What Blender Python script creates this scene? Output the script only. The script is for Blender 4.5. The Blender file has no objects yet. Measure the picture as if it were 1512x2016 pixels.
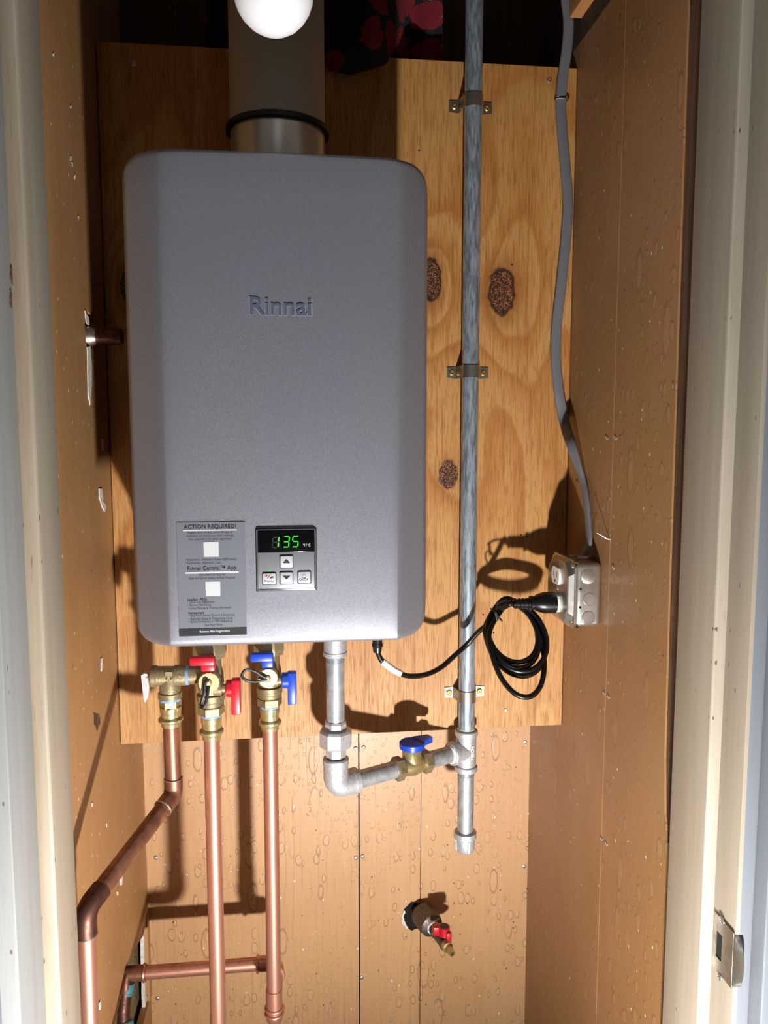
import bpy, bmesh, math, random
from mathutils import Vector, Matrix, geometry
random.seed(7)
V = Vector
R = math.radians
sc = bpy.context.scene
C = sc.collection

# ------------------------------------------------------------------ camera
CAM = V((0, 0, 1.5)); YAW, PITCH, F = 6.56, -5.70, 1514.0
cd = bpy.data.cameras.new('camera'); cam = bpy.data.objects.new('camera', cd); C.objects.link(cam)
cd.sensor_fit = 'VERTICAL'; cd.sensor_height = 36.0; cd.lens = 36.0 * F / 2016.0
cd.clip_start = 0.02
cam.location = CAM; cam.rotation_euler = (R(90 + PITCH), 0, R(-YAW))
sc.camera = cam
# ------------------------------------------------------------------ world, lamps, exposure
w = bpy.data.worlds.new('room_light'); sc.world = w; w.use_nodes = True
bg = w.node_tree.nodes['Background']; bg.inputs[0].default_value = (0.80, 0.90, 1.0, 1); bg.inputs[1].default_value = 0.075

def lamp(name, kind, loc, power, color, **kw):
    l = bpy.data.lights.new(name, kind); l.energy = power; l.color = color
    for k, v in kw.items(): setattr(l, k, v)
    o = bpy.data.objects.new(name, l); C.objects.link(o); o.location = loc
    return o
# hand-held work lamp low in front of the closet, the source of the hard upward shadows
wl_ = lamp('work_lamp', 'SPOT', (0.157, 0.18, 0.52), 112.0, (1.0, 0.975, 0.94), shadow_soft_size=0.022, spot_size=R(166), spot_blend=1.0)
wl_.rotation_euler = (V((0.08, 0.76, 1.30)) - V((0.157, 0.18, 0.52))).to_track_quat('-Z', 'Y').to_euler()
# added area lights for room daylight, placed both sides to brighten the jambs
for nm, WP, pw in (('jamb_fill_left', V((-1.8, 0.12, 1.75)), 10.0), ('jamb_fill_right', V((1.8, 0.12, 1.75)), 6.0)):
    dl = lamp(nm, 'AREA', WP, pw, (0.90, 0.95, 1.0), shape='RECTANGLE', size=0.7, size_y=1.5)
    dl.rotation_euler = (V((0.08, 0.70, 1.65)) - WP).to_track_quat('-Z', 'Y').to_euler()
vs = sc.view_settings
vs.view_transform = 'Standard'; vs.look = 'None'; vs.gamma = 1.0; vs.use_curve_mapping = False; vs.exposure = 0.0

# ------------------------------------------------------------------ pixel -> place helpers
_cy, _sy, _cp, _sp = math.cos(R(YAW)), math.sin(R(YAW)), math.cos(R(PITCH)), math.sin(R(PITCH))
FW = V((_sy * _cp, _cy * _cp, _sp)); RT = V((_cy, -_sy, 0)); UP = RT.cross(FW)
def ray(x, y): return RT * ((x - 756) / F) - UP * ((y - 1008) / F) + FW
def at(x, y, Y):                       # point of the depth plane Y seen at a pixel
    d = ray(x, y); return CAM + d * (Y / d.y)
def atx(x, y, X):                      # point of a side wall X seen at a pixel
    d = ray(x, y); return CAM + d * (X / d.x)

# ------------------------------------------------------------------ mesh builder
def fillet(pts, rad, seg=6):
    pts = [V(p) for p in pts]; out = [pts[0]]
    for i in range(1, len(pts) - 1):
        a, b, c = pts[i-1], pts[i], pts[i+1]
        u, v = (a - b).normalized(), (c - b).normalized()
        ang = u.angle(v); t = min(rad / math.tan(ang / 2), (a-b).length * .49, (c-b).length * .49)
        p, q = b + u * t, b + v * t
        bis = (u + v).normalized(); r2 = t * math.tan(ang / 2)
        cen = b + bis * (r2 / math.sin(ang / 2))
        for k in range(seg + 1):
            s = k / seg
            d = (p - cen).normalized().slerp((q - cen).normalized(), s) if ang < 3.13 else (p - cen).normalized()
            out.append(cen + d * r2)
    out.append(pts[-1]); return out

def spline(pts, n=8):
    pts = [V(p) for p in pts]; P = [pts[0]*2 - pts[1]] + pts + [pts[-1]*2 - pts[-2]]; out = []
    for i in range(1, len(P) - 2):
        a, b, c, d = P[i-1], P[i], P[i+1], P[i+2]
        for k in range(n):
            t = k / n
            out.append(.5 * ((2*b) + (c-a)*t + (2*a-5*b+4*c-d)*t*t + (3*b-a-3*c+d)*t*t*t))
    out.append(pts[-1]); return out

class MB:
    def __init__(s): s.bm = bmesh.new()
    def box(s, a, b, bev=0.0, seg=2):
        a, b = V(a), V(b)
        r = bmesh.ops.create_cube(s.bm, size=1.0); vs_ = r['verts']
        for v in vs_:
            for k in range(3): v.co[k] = (a[k] + b[k]) / 2 + v.co[k] * abs(b[k] - a[k])
        if bev > 0:
            es = list({e for v in vs_ for e in v.link_edges})
            bmesh.ops.bevel(s.bm, geom=es, offset=bev, segments=seg, affect='EDGES', profile=.5)
        return s
    def ring_loft(s, rings, caps=True, closed=True):
        vv = [[s.bm.verts.new(p) for p in r] for r in rings]
        n = len(vv[0])
        for a, b in zip(vv, vv[1:]):
            for i in range(n if closed else n - 1):
                j = (i + 1) % n
                try: s.bm.faces.new((a[i], a[j], b[j], b[i]))
                except ValueError: pass
        if caps:
            s.bm.faces.new(list(reversed(vv[0]))); s.bm.faces.new(vv[-1])
        return s
    def tube(s, pts, r, n=16, caps=True, flat=None, up=None):
        pts = [V(p) for p in pts]; m = len(pts)
        t = [(pts[min(i+1, m-1)] - pts[max(i-1, 0)]).normalized() for i in range(m)]
        ref = V(up) if up else (V((0, 0, 1)) if abs(t[0].z) < .9 else V((0, 1, 0)))
        nrm = (ref - t[0] * ref.dot(t[0])).normalized(); rings = []
        for i in range(m):
            if up: nrm = (V(up) - t[i] * V(up).dot(t[i])).normalized()
            elif i:
                q = t[i-1].rotation_difference(t[i]); nrm = q @ nrm
                nrm = (nrm - t[i] * nrm.dot(t[i])).normalized()
            bn = t[i].cross(nrm); rr = r[i] if isinstance(r, (list, tuple)) else r
            ra, rb = (flat if flat else (rr, rr))
            rings.append([pts[i] + nrm * (ra * math.cos(2*math.pi*k/n)) + bn * (rb * math.sin(2*math.pi*k/n)) for k in range(n)])
        return s.ring_loft(rings, caps)
    def lathe(s, p, axis, prof, n=24, ph=0.0, caps=True):   # prof: (distance along axis, radius)
        p, axis = V(p), V(axis).normalized()
        a = axis.orthogonal().normalized() if abs(axis.z) < .9 else V((1, 0, 0)); a = (a - axis * a.dot(axis)).normalized()
        if abs(axis.z) < .9:
            a = V((0, 0, 1)); a = (a - axis * a.dot(axis)).normalized()
        b = axis.cross(a)
        rings = [[p + axis * t + (a * math.cos(ph + 2*math.pi*k/n) + b * math.sin(ph + 2*math.pi*k/n)) * max(r, 1e-5) for k in range(n)] for t, r in prof]
        return s.ring_loft(rings, caps)
    def poly(s, pts, d, holes=()):                          # flat outline (with holes) given thickness d (vector)
        d = V(d); loops = [[V(p) for p in pts]] + [[V(p) for p in h] for h in holes]
        tris = geometry.tessellate_polygon(loops)
        flat = [p for l in loops for p in l]
        a = [s.bm.verts.new(p) for p in flat]; b = [s.bm.verts.new(p + d) for p in flat]
        for t in tris:
            try:
                s.bm.faces.new([a[i] for i in t]); s.bm.faces.new([b[i] for i in reversed(t)])
            except ValueError: pass
        o = 0
        for l in loops:
            n = len(l)
            for i in range(n):
                j = (i + 1) % n
                try: s.bm.faces.new((a[o+i], a[o+j], b[o+j], b[o+i]))
                except ValueError: pass
            o += n
        return s
    def sphere(s, c, r, u=20, v=12, scale=(1, 1, 1)):
        res = bmesh.ops.create_uvsphere(s.bm, u_segments=u, v_segments=v, radius=r)
        for x in res['verts']: x.co = V((x.co.x*scale[0], x.co.y*scale[1], x.co.z*scale[2])) + V(c)
        return s
    def torus(s, c, axis, Rr, r, n=32, m=10):
        c, axis = V(c), V(axis).normalized(); a = axis.orthogonal().normalized(); b = axis.cross(a)
        pts = []
        rings = []
        for i in range(n):
            th = 2*math.pi*i/n; d = a*math.cos(th) + b*math.sin(th)
            rings.append([s.bm.verts.new(c + d*(Rr + r*math.cos(2*math.pi*k/m)) + axis*(r*math.sin(2*math.pi*k/m))) for k in range(m)])
        for i in range(n):
            A, B = rings[i], rings[(i+1) % n]
            for k in range(m):
                l = (k+1) % m; s.bm.faces.new((A[k], A[l], B[l], B[k]))
        return s
    def build(s, name, mat, parent=None, smooth=35, label=None):
        bm = s.bm
        bmesh.ops.recalc_face_normals(bm, faces=bm.faces[:])
        off = V((0, 0, 0)); p = parent
        while p is not None: off += p.location; p = p.parent
        for v in bm.verts: v.co -= off
        me = bpy.data.meshes.new(name); bm.to_mesh(me); bm.free()
        me.materials.append(mat)
        if smooth:
            for f in me.polygons: f.use_smooth = True
            me.set_sharp_from_angle(angle=R(smooth))
        o = bpy.data.objects.new(name, me); C.objects.link(o)
        if parent: o.parent = parent
        if label: o['label'] = label
        return o

def thing(name, label, cat, loc, group=None):
    o = bpy.data.objects.new(name, None); C.objects.link(o); o.location = loc; o.empty_display_size = .02
    o['label'] = label; o['category'] = cat
    if group: o['group'] = group
    return o
def tag(o, label, cat, group=None):
    o['label'] = label; o['category'] = cat
    if group: o['group'] = group
    return o
def struct(o, label=None):
    o['kind'] = 'structure'
    if label: o['label'] = label
    return o

_txt = {}
def text_mesh(body, bold=0.0):
    cu = bpy.data.curves.new('lettering', 'FONT'); cu.body = body; cu.size = 1.0; cu.resolution_u = 3; cu.offset = bold
    cu.fill_mode = 'FRONT'
    o = bpy.data.objects.new('lettering', cu); C.objects.link(o)
    dg = bpy.context.evaluated_depsgraph_get(); me = bpy.data.meshes.new_from_object(o.evaluated_get(dg))
    bpy.data.objects.remove(o); bpy.data.curves.remove(cu)
    return me
def lettering(name, body, mat, parent, p0, p1, height, normal_off=0.0, bold=0.0, up=V((0, 0, 1)), label=None):
    """flat print from p0 (left end of base line) to p1 (right end); height = full glyph-box height"""
    me = text_mesh(body, bold)
    xs = [v.co.x for v in me.vertices]; ys = [v.co.y for v in me.vertices]
    x0, x1, y0, y1 = min(xs), max(xs), min(ys), max(ys)
    p0, p1 = V(p0), V(p1); ux = (p1 - p0); n = ux.cross(up).normalized()
    off = V((0, 0, 0)); p = parent
    while p is not None: off += p.location; p = p.parent
    for v in me.vertices:
        a = (v.co.x - x0) / (x1 - x0); b = (v.co.y - y0) / (y1 - y0)
        v.co = p0 + ux * a + up * (b * height) + n * normal_off - off
    me.materials.clear(); me.materials.append(mat); me.name = name
    o = bpy.data.objects.new(name, me); C.objects.link(o); o.parent = parent
    if label: o['label'] = label
    return o

# ------------------------------------------------------------------ materials
def lin(c):
    return tuple(((x/255)/12.92 if x/255 <= .04045 else ((x/255 + .055)/1.055)**2.4) for x in c) + (1,)
class NM:
    def __init__(s, name):
        s.m = bpy.data.materials.new(name); s.m.use_nodes = True; s.t = s.m.node_tree; s.n = s.t.nodes; s.l = s.t.links
        s.b = s.n['Principled BSDF']
    def set(s, i, v):
        sock = i if not isinstance(i, str) else s.b.inputs[i]
        if hasattr(v, 'is_output'): s.l.new(v, sock)
        else: sock.default_value = v
        return s
    def node(s, t, ins=None, **kw):
        x = s.n.new(t)
        for k, v in kw.items(): setattr(x, k, v)
        for k, v in (ins or {}).items(): s.set(x.inputs[k], v)
        return x
    def pos(s): return s.node('ShaderNodeNewGeometry').outputs['Position']
    def mapv(s, v, scale): return s.node('ShaderNodeMapping', {'Vector': v, 'Scale': scale}).outputs[0]
    def noise(s, v, scale=5, detail=3, rough=.5, dist=0.0):
        return s.node('ShaderNodeTexNoise', {'Vector': v, 'Scale': scale, 'Detail': detail, 'Roughness': rough, 'Distortion': dist}).outputs[0]
    def math(s, op, a, b=0.0, c=None, clamp=False):
        x = s.n.new('ShaderNodeMath'); x.operation = op; x.use_clamp = clamp
        s.set(x.inputs[0], a); s.set(x.inputs[1], b)
        if c is not None: s.set(x.inputs[2], c)
        return x.outputs[0]
    def mr(s, v, a, b, c=0.0, d=1.0):
        return s.node('ShaderNodeMapRange', {'Value': v, 'From Min': a, 'From Max': b, 'To Min': c, 'To Max': d}).outputs[0]
    def mix(s, f, a, b, mode='MIX'):
        x = s.n.new('ShaderNodeMix'); x.data_type = 'RGBA'; x.blend_type = mode
        s.set(x.inputs[0], f); s.set(x.inputs[6], a); s.set(x.inputs[7], b)
        return x.outputs[2]
    def ramp(s, f, stops):
        x = s.n.new('ShaderNodeValToRGB'); s.set(x.inputs[0], f); e = x.color_ramp.elements
        while len(e) < len(stops): e.new(.5)
        for k, (p, c) in enumerate(stops): e[k].position = p; e[k].color = c
        return x.outputs[0]
    def bump(s, h, strength=.3, dist=.002):
        x = s.node('ShaderNodeBump', {'Strength': strength, 'Distance': dist, 'Height': h}); s.set('Normal', x.outputs[0])
        return s
    def sep(s, v): return s.node('ShaderNodeSeparateXYZ', {0: v}).outputs
    def comb(s, x, y, z): return s.node('ShaderNodeCombineXYZ', {0: x, 1: y, 2: z}).outputs[0]

def plain(name, c, rough=.5, metal=0.0, **kw):
    k = NM(name); k.set('Base Color', lin(c)).set('Roughness', rough).set('Metallic', metal)
    for i, v in kw.items(): k.set(i.replace('_', ' '), v)
    return k.m
def mottled(name, c1, c2, rough=.4, metal=0.0, scale=60, stretch=(1, 1, 1), bump=.0, contrast=(.35, .65), rvar=.12, detail=4):
    k = NM(name); p = k.mapv(k.pos(), stretch); n = k.noise(p, scale, detail, .6)
    f = k.mr(n, contrast[0], contrast[1])
    k.set('Base Color', k.mix(f, lin(c1), lin(c2))).set('Metallic', metal)
    k.set('Roughness', k.mr(n, .3, .7, rough - rvar, rough + rvar))
    if bump: k.bump(n, bump, .001)
    return k.m

def painted(name, c1, c2, drips=1.0, specks=1.0, lines=0.0, gloss=.42, c3=None):
    """old tan paint on boards: drip rings, faint grain, specks"""
    k = NM(name); P = k.pos(); x, y, z = k.sep(P)
    u = k.math('ADD', x, y)
    uv = k.comb(u, z, 0.0)
    big = k.noise(k.mapv(uv, (1, .5, 1)), 4.0, 3, .55)
    col = k.mix(k.mr(big, .38, .62), lin(c1), lin(c2))
    if c3:
        b2 = k.noise(k.mapv(uv, (1.6, .6, 1)), 2.6, 2, .5)
        col = k.mix(k.mr(b2, .5, .6, 0, .6), col, lin(c3))
    grain = k.noise(k.mapv(uv, (160, 6, 1)), 1.0, 4, .6)
    col = k.mix(k.mr(grain, .3, .7, .0, .22), col, k.mix(.5, lin(c1), (0.05, .02, .01, 1)))
    wob = k.noise(k.mapv(uv, (90, 60, 1)), 1.0, 2, .5)
    uw = k.math('ADD', u, k.math('MULTIPLY', k.math('SUBTRACT', wob, .5), .006))
    h = k.math('MULTIPLY', grain, .25)
    for sx, sz, thr, amp, seedo in ((58, 30, .62, 1.0, 0.0), (120, 85, .70, .8, 3.7), (34, 11, .80, .8, 8.1)):
        vv = k.comb(k.math('MULTIPLY', k.math('ADD', uw, seedo), sx), k.math('MULTIPLY', z, sz), 0.0)
        vo = k.node('ShaderNodeTexVoronoi', {'Vector': vv, 'Scale': 1.0, 'Randomness': 1.0}, voronoi_dimensions='2D')
        cr, cg, cb = k.sep(vo.outputs['Color'])
        rad = k.mr(cr, 0, 1, .10, .36)
        d = k.math('SUBTRACT', vo.outputs['Distance'], rad)
        ring = k.mr(k.math('ABSOLUTE', d), .0, .050, 1, 0)
        inside = k.mr(d, -.08, 0.0, 1, 0)
        m = k.math('GREATER_THAN', cg, thr)
        pm = k.mr(k.noise(k.mapv(uv, (5, 3, 1)), 1.0 + seedo * .1, 2), .36, .50)
        m = k.math('MULTIPLY', m, pm)
        rm = k.math('MULTIPLY', k.math('MULTIPLY', ring, m), .85 * drips * amp)
        col = k.mix(rm, col, k.mix(.75, lin(c1), (.10, .04, .015, 1)))
        im = k.math('MULTIPLY', k.math('MULTIPLY', inside, m), .07 * drips * amp)
        col = k.mix(im, col, (.85, .66, .45, 1))
        h = k.math('ADD', h, k.math('MULTIPLY', k.math('MULTIPLY', inside, m), .8 * drips))
    if lines:
        lw = k.noise(k.comb(k.math('MULTIPLY', u, 10), k.math('MULTIPLY', z, 5), 0.0), 1.0, 3, .6)
        t = k.math('FRACT', k.math('ADD', k.math('MULTIPLY', u, 62), k.math('MULTIPLY', lw, 1.6)))
        ln = k.mr(k.math('ABSOLUTE', k.math('SUBTRACT', t, .5)), .0, .045, 1, 0)
        lm = k.mr(k.noise(k.mapv(uv, (22, 5, 1)), 1.0, 2), .52, .60)
        lf = k.math('MULTIPLY', k.math('MULTIPLY', ln, lm), .65 * lines)
        col = k.mix(lf, col, k.mix(.5, lin(c1), (.10, .04, .015, 1)))
        h = k.math('ADD', h, k.math('MULTIPLY', lf, .6))
    if specks:
        vo = k.node('ShaderNodeTexVoronoi', {'Vector': k.mapv(uv, (75, 48, 1)), 'Scale': 1.0}, voronoi_dimensions='2D')
        cr, cg, cb = k.sep(vo.outputs['Color'])
        s1 = k.math('MULTIPLY', k.math('LESS_THAN', vo.outputs['Distance'], k.mr(cb, 0, 1, .03, .11)), k.math('GREATER_THAN', cr, 1 - .16 * specks))
        col = k.mix(k.math('MULTIPLY', s1, .8), col, k.mix(k.math('GREATER_THAN', cg, .45), (.05, .02, .01, 1), (.82, .74, .62, 1)))
    k.set('Base Color', col).set('Roughness', k.mr(big, .3, .7, gloss - .06, gloss + .1)).set('Specular IOR Level', .4)
    k.bump(h, .35, .0012)
    return k.m

def trim_paint(name, c1, c2, dirt, streak=1.0):
    k = NM(name); P = k.pos(); x, y, z = k.sep(P)
    uv = k.comb(k.math('ADD', x, k.math('MULTIPLY', y, 1.3)), z, 0.0)
    a = k.noise(k.mapv(uv, (40, 2.2, 1)), 1.0, 4, .6)
    col = k.mix(k.mr(a, .35, .68), lin(c1), lin(c2))
    s = k.noise(k.mapv(uv, (260, 14, 1)), 1.0, 5, .7)
    col = k.mix(k.mr(s, .60, .74, 0, .55 * streak), col, lin(dirt))
    vo = k.node('ShaderNodeTexVoronoi', {'Vector': k.mapv(uv, (55, 22, 1)), 'Scale': 1.0}, voronoi_dimensions='2D')
    cr, cg, cb = k.sep(vo.outputs['Color'])
    dot = k.math('MULTIPLY', k.math('LESS_THAN', vo.outputs['Distance'], k.mr(cb, 0, 1, .02, .08)), k.math('GREATER_THAN', cr, .9))
    col = k.mix(k.math('MULTIPLY', dot, .8), col, (.07, .05, .035, 1))
    k.set('Base Color', col).set('Roughness', .5)
    k.bump(k.math('ADD', s, k.math('MULTIPLY', a, .6)), .25, .0008)
    return k.m

M = {}
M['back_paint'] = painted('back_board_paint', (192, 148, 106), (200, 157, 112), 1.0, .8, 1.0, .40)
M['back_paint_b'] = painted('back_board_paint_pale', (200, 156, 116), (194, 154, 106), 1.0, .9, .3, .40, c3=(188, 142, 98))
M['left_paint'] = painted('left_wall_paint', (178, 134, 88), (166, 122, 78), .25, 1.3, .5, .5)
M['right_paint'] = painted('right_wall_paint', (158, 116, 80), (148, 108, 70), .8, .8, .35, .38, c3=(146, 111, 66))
M['trim'] = trim_paint('cream_trim_paint', (160, 149, 133), (150, 138, 120), (120, 104, 84))
M['trim_worn'] = trim_paint('worn_trim_paint', (168, 156, 138), (148, 128, 104), (104, 80, 58), 1.6)
M['trim_grey'] = trim_paint('grey_white_casing_paint', (150, 152, 152), (140, 141, 140), (116, 114, 108), .7)
M['trim_white'] = trim_paint('white_stop_edge_paint', (174, 164, 150), (162, 150, 134), (132, 106, 84), 1.0)
M['casing'] = trim_paint('casing_paint', (114, 119, 127), (106, 111, 119), (128, 128, 126), .7)
M['raw_wood'] = mottled('raw_dark_wood', (96, 66, 42), (58, 38, 24), .7, 0, 1.0, (180, 180, 9), .4)
M['cleat'] = mottled('orange_cleat_wood', (196, 138, 84), (176, 118, 66), .6, 0, 1.0, (80, 14, 80), .2)
M['dark_board'] = mottled('dark_upper_boards', (70, 46, 30), (50, 32, 20), .8, 0, 1.0, (60, 60, 6))
M['plaster'] = plain('ceiling_plaster', (150, 140, 125), .9)
M['floor'] = mottled('floor_boards', (62, 50, 40), (48, 38, 30), .7, 0, 1.0, (30, 4, 30))
M['roomwall'] = plain('room_wall_paint', (190, 188, 182), .8)
M['cavity'] = mottled('insulation', (150, 130, 84), (84, 68, 40), .95, 0, 260, (1, 1, 1), .6)
M['torn'] = mottled('torn_white_plaster', (232, 226, 216), (200, 190, 178), .9, 0, 200)
M['hole'] = plain('dark_cavity', (14, 11, 9), .95)

def plywood():
    k = NM('plywood_veneer'); P = k.pos(); x, y, z = k.sep(P)
    knots = []
    for (px, py, rx, ry, ring) in ((853, 548, 18, 42, 1), (993, 570, 26, 45, 1), (886, 935, 20, 30, 0), (244, 560, 10, 26, 1)):
        c = at(px, py, 1.205); s = 1.205 / F
        knots.append((c.x, c.z, rx * s, ry * s, ring))
    warp = k.noise(k.comb(k.math('MULTIPLY', x, 5.5), k.math('MULTIPLY', z, 1.25), 2.3), 1.0, 2, .5, .25)
    field = k.math('ADD', k.math('MULTIPLY', warp, 7), k.math('MULTIPLY', x, 5))
    kmask = None; halo = None; edge = None
    for cx, cz, rx, ry, ring in knots:
        dx = k.math('DIVIDE', k.math('SUBTRACT', x, cx), rx); dz = k.math('DIVIDE', k.math('SUBTRACT', z, cz), ry)
        r2 = k.math('ADD', k.math('MULTIPLY', dx, dx), k.math('MULTIPLY', dz, dz))
        field = k.math('ADD', field, k.math('MULTIPLY', k.math('POWER', 2.718, k.math('MULTIPLY', r2, -.09)), 2.4 if ring else .6))
        wv = k.math('MULTIPLY', k.math('SUBTRACT', k.noise(k.mapv(P, (1, 1, 1)), 90, 3), .5), .55)
        rr = k.math('ADD', k.math('SQRT', r2), wv)
        e_ = k.mr(k.math('ABSOLUTE', k.math('SUBTRACT', rr, .98)), .0, .16, .9, 0) if ring else 0.0
        edge = e_ if edge is None else k.math('MAXIMUM', edge, e_)
        a = k.mr(rr, .92, 1.05, 1, 0); b = k.mr(rr, 1.0, 2.0, .55 if ring else .25, 0)
        kmask = a if kmask is None else k.math('MAXIMUM', kmask, a)
        halo = b if halo is None else k.math('MAXIMUM', halo, b)
    fib = k.noise(k.comb(k.math('MULTIPLY', x, 420), 0.0, k.math('MULTIPLY', z, 26)), 1.0, 4, .65)
    fib2 = k.noise(k.comb(k.math('MULTIPLY', x, 150), 1.0, k.math('MULTIPLY', z, 5)), 1.0, 3, .6)
    t = k.math('FRACT', k.math('ADD', field, k.math('MULTIPLY', fib, .75)))
    base = k.ramp(t, [(0, lin((189, 142, 85))), (.45, lin((184, 133, 76))), (.78, lin((172, 116, 60))), (.93, lin((163, 104, 50))), (1.0, lin((189, 142, 85)))])
    tone = k.noise(k.comb(k.math('MULTIPLY', x, 6), 0.0, k.math('MULTIPLY', z, 1.2)), 1.0, 2)
    low = k.mr(z, 1.30, 1.10)
    pale = lin((193, 154, 106))
    base = k.mix(k.math('MULTIPLY', low, .45), base, pale)
    base = k.mix(k.mr(tone, .42, .62, 0, .45), base, lin((170, 120, 64)))
    base = k.mix(k.mr(fib, .50, .64, 0, .62), base, lin((130, 78, 34)))
    base = k.mix(k.mr(fib2, .53, .70, 0, .6), base, lin((137, 81, 36)))
    base = k.mix(k.mr(fib, .28, .40, .35, 0), base, lin((205, 170, 120)))
    base = k.mix(halo, base, lin((121, 67, 29)))
    sp = k.noise(k.mapv(P, (1, 1, 1)), 620, 3, .7)
    kc = k.mix(k.mr(sp, .50, .57), lin((41, 20, 15)), lin((153, 100, 67)))
    base = k.mix(kmask, base, kc)
    base = k.mix(edge, base, lin((26, 13, 9)))
    k.set('Base Color', base).set('Roughness', k.mr(fib, .3, .7, .42, .62)).set('Specular IOR Level', .35)
    k.bump(k.math('ADD', fib, k.math('MULTIPLY', sp, kmask)), .30, .0010)
    return k.m
M['ply'] = plywood()
M['ply_edge'] = mottled('plywood_edge_layers', (190, 140, 84), (130, 84, 46), .7, 0, 1.0, (30, 900, 30))

def silver():
    k = NM('silver_cabinet_paint'); P = k.pos()
    n = k.noise(P, 900, 2, .6); b = k.noise(P, 7, 2)
    c = k.mix(k.mr(n, .3, .7), lin((136, 137, 144)), lin((162, 163, 174)))
    c = k.mix(k.mr(b, .35, .65, 0, .25), c, lin((140, 145, 160)))
    k.set('Base Color', c).set('Metallic', .62).set('Roughness', .44)
    k.bump(n, .03, .0003)
    return k.m
M['silver'] = silver()
M['silver_trim'] = plain('silver_panel', (150, 152, 160), .4, .4)
M['heater_dark'] = plain('heater_back_metal', (120, 118, 116), .5, .6)
M['chrome'] = plain('chrome_rim', (220, 220, 222), .15, 1.0)
M['blackgloss'] = plain('display_glass', (6, 6, 8), .15)
M['blackprint'] = plain('dark_print', (24, 26, 34), .7)
M['greyprint'] = plain('faded_print', (58, 60, 70), .7)
M['logo'] = plain('logo_print', (92, 94, 116), .5, .2)
M['logo_edge'] = plain('logo_outline', (168, 172, 190), .5, .3)
M['whiteprint'] = plain('white_print', (196, 197, 200), .6)
M['sticker'] = plain('clear_grey_sticker', (128, 131, 140), .42, .4)
M['sticker_bar'] = plain('black_sticker_bar', (34, 36, 38), .45)
g = NM('green_led'); g.set('Base Color', (0, .2, 0, 1)).set('Emission Color', (.05, 1.0, .03, 1)).set('Emission Strength', 1.0); M['led'] = g.m
M['ghost'] = plain('unlit_segment', (34, 36, 34), .5)
M['button'] = plain('button_plastic', (196, 198, 202), .38, .1)
M['steel'] = plain('stainless_collar', (200, 196, 186), .3, .7)
M['vent'] = mottled('cream_vent_plastic', (178, 166, 148), (172, 160, 142), .5, 0, 3)
M['rubber'] = plain('black_rubber', (14, 14, 15), .45)
M['cordblack'] = plain('black_cord', (13, 13, 14), .32)
M['galv'] = mottled('galvanized_steel', (190, 194, 198), (146, 150, 154), .42, .55, 90, (1, 1, .6), .15)
M['galv_dull'] = mottled('riser_pipe_steel', (178, 192, 204), (112, 121, 130), .40, .55, 1.0, (240, 240, 36), .15, (.38, .62))
M['cast'] = mottled('galvanized_casting', (200, 202, 205), (172, 174, 178), .44, .55, 300, (1, 1, 1), .5, rvar=.06)
M['strap'] = mottled('strap_steel', (176, 172, 162), (140, 136, 128), .36, .9, 60)
M['copper'] = mottled('bright_copper', (206, 154, 134), (190, 130, 106), .38, .75, 1.0, (120, 120, 14), .05, rvar=.08)
M['copper_dull'] = mottled('heat_stained_copper', (170, 120, 96), (122, 82, 62), .42, .75, 1.0, (60, 60, 20), .08)
M['copper_old'] = mottled('old_tarnished_copper', (112, 74, 62), (74, 50, 42), .5, .8, 80)
M['solder'] = mottled('solder', (200, 196, 188), (150, 120, 96), .4, .9, 200)
M['brass'] = mottled('brass_bright', (196, 182, 136), (172, 156, 106), .32, .75, 160)
M['brass_cast'] = mottled('brass_casting', (164, 148, 114), (132, 118, 88), .46, .6, 400, bump=.35, rvar=.06)
M['brass_cap'] = plain('brass_cap', (186, 176, 136), .42, .7)
M['red'] = plain('red_handle_plastic', (186, 16, 40), .38)
M['blue'] = plain('blue_handle_plastic', (20, 66, 186), .38)
M['tape'] = plain('white_thread_tape', (226, 234, 236), .6)
M['bluetape'] = plain('blue_thread_sealant', (128, 158, 196), .55)
M['lever'] = plain('grey_lever', (200, 198, 202), .4, .3)
M['iron'] = mottled('black_iron', (118, 104, 96), (78, 70, 66), .5, .7, 300, bump=.4)
M['cable'] = plain('grey_cable_jacket', (104, 104, 108), .5)
M['cable_tag'] = plain('white_cord_tag', (226, 226, 226), .6)
M['boxsteel'] = mottled('zinc_box_steel', (196, 192, 186), (170, 166, 160), .34, .85, 40)
M['outlet'] = plain('white_receptacle', (236, 234, 228), .4)
M['screwbrass'] = plain('yellow_zinc_screw', (214, 176, 96), .35, .9)
M['screwgrey'] = plain('zinc_screw', (190, 188, 184), .35, .9)
M['patina'] = mottled('verdigris_copper', (86, 150, 160), (60, 100, 108), .6, .3, 120)
M['bulb'] = plain('opal_bulb_glass', (248, 248, 252), .55, 0, Subsurface_Weight=.0)
M['socket'] = plain('white_porcelain', (230, 228, 220), .3)
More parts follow.
